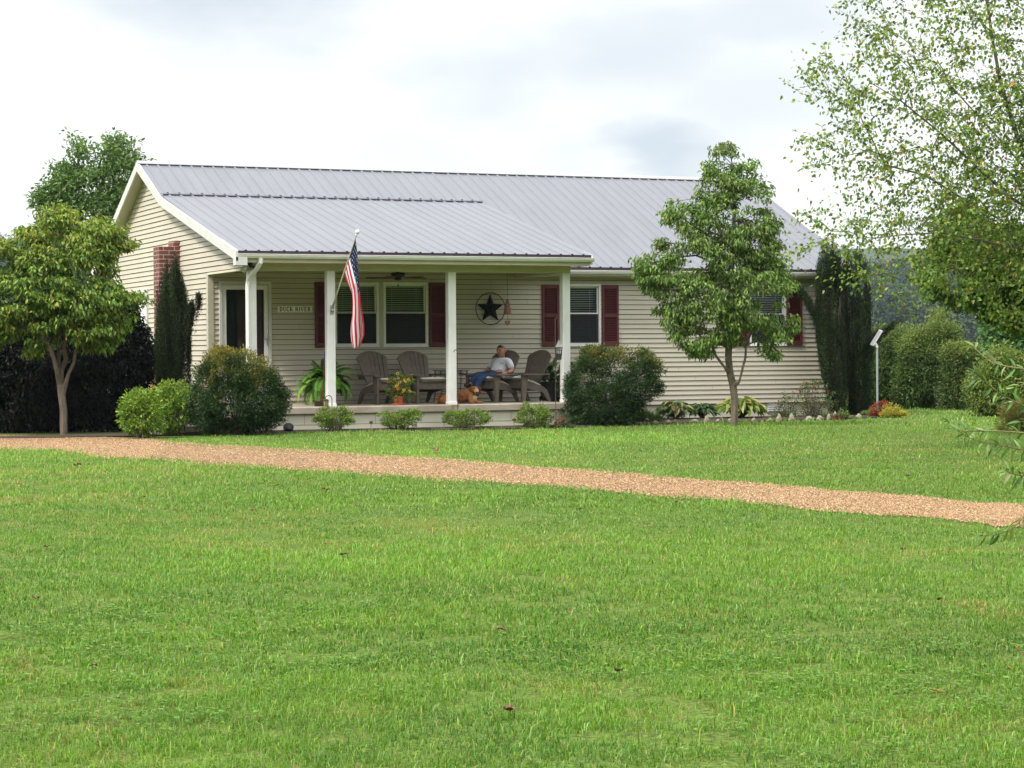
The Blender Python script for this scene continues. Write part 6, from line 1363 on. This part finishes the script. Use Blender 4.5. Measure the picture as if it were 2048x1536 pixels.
# leaves hang along the outer part of each twig
Pl = []; Dl_ = []
NA = np.array(nodes)
for path in ends:
    seg = path[-7:] if len(path) > 7 else path
    q = NA[seg]
    for a, b in zip(q, q[1:]):
        L_ = np.linalg.norm(b-a)
        if L_ < .01: continue
        m = max(1, int(L_*27+r.uniform(0, .7)))
        for k in range(m):
            u = r.uniform(); Pl.append(a*(1-u)+b*u+r.normal(0, .020, 3)); Dl_.append((b-a)/L_)
Pl = np.array(Pl); Dl_ = np.array(Dl_); n = len(Pl)
# short side twigs carrying more leaves
k = r.choice(n, int(n*1.7)); o = r.normal(0, .09, (len(k), 3)); o[:, 2] -= .02; Pl = np.vstack([Pl, Pl[k]+o]); Dl_ = np.vstack([Dl_, nrm(Dl_[k]+o*6)]); n = len(Pl)
d = Dl_*.55+r.normal(0, .55, (n, 3)); d[:, 2] -= .35
a_, f_, cc = leaf_arrays(Pl, d, nrm(r.normal(0, .7, (n, 3))+[0, -.3, .8]), r.uniform(.042, .070, n), r.uniform(.027, .044, n), palette(n, BI, .16, r), .10, .15); mesh_np('crown', a_, [f_], LEAF, bt, cols=cc)
# denser lower crown: a second tree behind it
dn = [(1835, 560), (1850, 520), (1862, 470), (1880, 440), (1930, 415), (1990, 455), (2060, 450), (2300, 440), (2320, 690), (2180, 720), (2100, 700), (2050, 660), (2030, 668), (2010, 640), (1985, 642), (1960, 610), (1935, 625), (1910, 608), (1880, 590), (1850, 592)]
D2 = 31.; T2 = lambda px, py, dd=0: atD(px, py, D2+dd); b2 = T2(2170, 850); b2[2] = float(ground(b2[0], b2[1]))
big_tree('shade_tree', 'dense dark green tree whose low crown fills the right edge behind the birch', dn, [b2, T2(2165, 740), T2(2160, 640), T2(2140, 560)], D2, 900, 44, .22, (.06, .095), (.04, .06), [(.18, .29, .05, 4), (.11, .20, .04, 4), (.28, .36, .07, 2.5), (.06, .11, .03, 3), (.42, .24, .05, .2)], 402, gap=1.0, thick=.6, flat=.6, down=.5, rbase=.16, ntar=380, rtip=.006, forks=[(3, T2(2060, 545), T2(1985, 530), T2(1920, 520)), (2, T2(2080, 600), T2(2010, 590))])
# ---- long leaved shrub at the right edge, close to the camera
Dw = 11.0; r = np.random.default_rng(411); b0 = atD(2300, 1240, Dw); b0[2] = float(ground(b0[0], b0[1]))
wt = thing('willow_shrub', 'near shrub with long narrow leaves on arching branches at the right edge', 'bush', tuple(b0))
paths = [[(2300, 1100), (2200, 900), (2110, 842), (2048, 812), (2008, 792), (1975, 768), (1954, 748)], [(2300, 1100), (2220, 800), (2120, 755), (2050, 738), (2015, 733), (1980, 722), (1960, 706), (1948, 694)], [(2300, 1100), (2240, 960), (2120, 880), (2048, 866), (1985, 862), (1935, 862), (1914, 856), (1899, 846)], [(2300, 1150), (2220, 980), (2110, 915), (2048, 900), (1990, 888), (1950, 880), (1922, 866)], [(2300, 1150), (2220, 1010), (2110, 960), (2048, 952), (2022, 946), (2012, 941)], [(2310, 1180), (2220, 1060), (2120, 1010), (2060, 1025), (2030, 1052), (1998, 1068), (1966, 1072)], [(2300, 1100), (2230, 940), (2150, 850), (2090, 790), (2052, 770), (2030, 775)], [(2300, 1120), (2240, 1000), (2170, 880), (2110, 850), (2070, 838), (2040, 845)]]
mb = MB(); Pl = []; Al = []; 
for k, pa in enumerate(paths):
    dd = r.uniform(-.5, .5); P0 = np.array([atD(a, b, Dw+dd*(i/len(pa))) for i, (a, b) in enumerate(pa)]); P0[0] = b0+[0, 0, .25]
    dense = []
    for i in range(len(P0)-1):
        p_1 = P0[max(i-1, 0)]; p0_ = P0[i]; p1_ = P0[i+1]; p2_ = P0[min(i+2, len(P0)-1)]
        for u in np.linspace(0, 1, 8, endpoint=False): dense.append(.5*((2*p0_)+(-p_1+p1_)*u+(2*p_1-5*p0_+4*p1_-p2_)*u*u+(-p_1+3*p0_-3*p1_+p2_)*u**3))
    dense.append(P0[-1]); dense = np.array(dense); m = len(dense); mb.tube([b0]+list(dense), [.010]+list(np.linspace(.006, .0012, m)), 6)
    acc_ = 0; last = dense[0]; side = 1
    for i in range(8, m):
        seg = dense[i]-dense[i-1]; L_ = np.linalg.norm(seg); acc_ += L_
        while acc_ > .019:
            acc_ -= .019; side = -side; dv_ = seg/L_; sdv = nrm(np.cross(dv_, _F)); Pl.append(dense[i]-seg*r.uniform()); Al.append(dv_*r.uniform(.35, .8)+sdv*side*r.uniform(.45, .8)+np.array([0, 0, -.25])+r.normal(0, .15, 3))
    for q in range(3): Pl.append(dense[-1]); Al.append(nrm(dense[-1]-dense[-3])+r.normal(0, .3, 3))
mb.build('branches', mat('reddish_twig', (.20, .16, .06), .7), wt, smooth=True); Pl = np.array(Pl); Al = nrm(np.array(Al)); n = len(Pl)
# many sided leaves: a bent strip of four segments
S_ = nrm(np.cross(Al, nrm(r.normal(0, .4, (n, 3))+[0, -.4, 1]))); Z_ = np.cross(S_, Al); L_ = r.uniform(.065, .10, n)[:, None]; W_ = L_*.21; V = []
us = [0, .2, .45, .7, 1.0]; ws = [.12, .75, 1, .7, 0.02]
for u, w_ in zip(us, ws):
    cpos = Pl+Al*L_*(u-.12*u*u)-Z_*L_*.42*u*u
    V += [cpos+S_*W_*.5*w_+Z_*W_*.14, cpos-Z_*W_*.02, cpos-S_*W_*.5*w_+Z_*W_*.14]
V = np.stack(V, 1); bs = (np.arange(n)*15)[:, None, None]; fl_ = np.array([[i*3+j, i*3+j+1, (i+1)*3+j+1, (i+1)*3+j] for i in range(4) for j in range(2)])[None]
mesh_np('leaves', V.reshape(-1, 3), [(bs+fl_).reshape(-1, 4)], LEAF, wt, cols=np.repeat(palette(n, [(.12, .23, .05, 4), (.08, .16, .04, 3), (.20, .30, .08, 2), (.30, .37, .19, 1)], .15, r), 15, axis=0), smooth=True)
# foxtail heads at the lower right
fm = mat('foxtail', (.34, .27, .06), .9, noise=.3, nscale=80, bump=1, bscale=200)
for k, (ax, ay, bx_, by_, sx2, sy2, la) in enumerate([(1858, 1376, 1890, 1385, 1960, 1440, 'golden foxtail head lying low, farthest left of the three'), (2011, 1326, 2025, 1342, 2046, 1380, 'golden foxtail head in the middle of the three'), (2031, 1287, 2038, 1304, 2060, 1400, 'golden foxtail head highest of the three at the right edge')]):
    g0 = atG(sx2, sy2+30); D_ = Dof(g0)-.15; a, b, c = atD(ax, ay, D_), atD(bx_, by_, D_), atD(sx2, sy2, D_)
    t = thing('foxtail_grass', la, 'plant', tuple(g0), group='foxtail grass heads at the lower right'); mb = MB(); mb.tube([g0, c, b], [.0014, .0012, .001], 4); mb.build('stem', MATS['green_stem'], t)
    mb = MB(); mb.tube([b, b*.7+a*.3, b*.3+a*.7, a], [.0025, .0055, .005, .0015], 8); mb.build('seed_head', fm, t, smooth=True)
# ================================================================== HILLS AND FAR WOOD
hx = np.linspace(-1000, 1390, 90); hy = np.linspace(330, 1400, 40); HX, HY = np.meshgrid(hx, hy, indexing='ij')
def hillz(X, Y):
    X = np.asarray(X, float); Y = np.asarray(Y, float); d = np.clip((Y-380)/480, 0, 1); d = d*d*(3-2*d)
    return -2+d*(36+11.0*vnoise(X, Y*.3, 150, 71)+9*vnoise(X, Y, 90, 72))
o = mesh_np('hill', np.stack([HX, HY, hillz(HX, HY)], -1).reshape(-1, 3), [(lambda i_: np.stack([i_[:-1, :-1], i_[1:, :-1], i_[1:, 1:], i_[:-1, 1:]], -1).reshape(-1, 4))(np.arange(HX.size).reshape(HX.shape))], mat('hill_floor', (.03, .05, .02), .95, noise=.3, nscale=.05), smooth=True); tag(o, 'low wooded hill behind the house', kind='structure')
def wood(name, label, cx, cy, cz, R, per, seed, ls, pal):
    r = np.random.default_rng(seed); n = len(cx); k = n*per; d = nrm(r.normal(0, 1, (k, 3))); d[:, 2] = np.abs(d[:, 2])*1.0-.15; rr = np.repeat(R, per)[:, None]
    lump = 1+.22*vnoise(d[:, 0]*3+np.repeat(cx, per), d[:, 2]*3+np.repeat(cy, per), .8, seed)[:, None]
    p = np.stack([np.repeat(cx, per), np.repeat(cy, per), np.repeat(cz, per)], -1)+d*rr*lump*r.uniform(.82, 1.05, (k, 1))*[1, 1, 1.15]
    base = palette(n, pal, .22, r); cols = np.repeat(base, per, 0)*(1+r.normal(0, .22, (k, 1)))
    a_, f_, cc = leaf_arrays(p, r.normal(0, 1, (k, 3)), nrm(d+r.normal(0, .35, (k, 3))), r.uniform(.8, 1.4, k)*ls, r.uniform(.6, 1.0, k)*ls, cols, .1, .1)
    o = mesh_np(name, a_, [f_], MATT, cols=cc); tag(o, label, 'forest', kind='stuff'); return o
r = np.random.default_rng(501); n = 1500
cx, cy = [], []
for (lo, hi, m) in ((1700, 2120, 560), (-120, 300, 260)):
    px = r.uniform(lo, hi, m); D_ = r.uniform(420, 900, m); p = CAM+(_F+RC*((px-1024)/F)[:, None])*D_[:, None]; cx.append(p[:, 0]); cy.append(p[:, 1])
px = r.uniform(-900, 3000, 320); D_ = r.uniform(500, 900, 320); p = CAM+(_F+RC*((px-1024)/F)[:, None])*D_[:, None]; cx.append(p[:, 0]); cy.append(p[:, 1])
cx = np.concatenate(cx); cy = np.concatenate(cy); R = r.uniform(5.5, 9.5, len(cx)); cz = np.maximum(hillz(cx, cy), ground(cx, cy))+R*.45
wood('forest', 'hazy mixed forest covering the low hill behind the house', cx, cy, cz, R, 420, 502, .75, [(.030, .052, .022, 4), (.018, .034, .018, 4), (.050, .075, .028, 2)])
# wood behind the camera (seen only as dark reflections in the glass)
th = np.linspace(math.pi*.42, math.pi*1.5, 60)+YAW; rr = r.uniform(34, 46, 60); cx = CAM[0]+rr*np.sin(th); cy = CAM[1]+rr*np.cos(th); R = r.uniform(5, 7, 60)
cx = np.tile(cx, 2); cy = np.tile(cy, 2); R = np.tile(R, 2)
wood('wood_edge', 'row of trees on the far side of the lawn behind the viewer', cx, cy, np.concatenate([R[:60]*.05, R[:60]*.9+r.uniform(0, 5, 60)]), R, 300, 503, .9, [(.05, .085, .03, 4), (.03, .055, .025, 4)])
# ================================================================== HAZE
hm = bpy.data.materials.new('haze'); hm.use_nodes = True; t = hm.node_tree
for n_ in list(t.nodes):
    if n_.type != 'OUTPUT_MATERIAL': t.nodes.remove(n_)
pv = t.nodes.new('ShaderNodeVolumePrincipled'); pv.inputs['Color'].default_value = (.70, .86, .97, 1); pv.inputs['Density'].default_value = .00013; pv.inputs['Anisotropy'].default_value = .1
t.links.new(pv.outputs[0], t.nodes['Material Output'].inputs['Volume'])
mb = MB(); mb.box((-1010, -560, -6), (1400, 1600, 75)); hz = mb.build('haze', hm); hz['kind'] = 'stuff'; hz['label'] = 'thin blue air between the lawn and the far hill'
SC.cycles.volume_bounces = 0; SC.cycles.volume_step_rate = 5
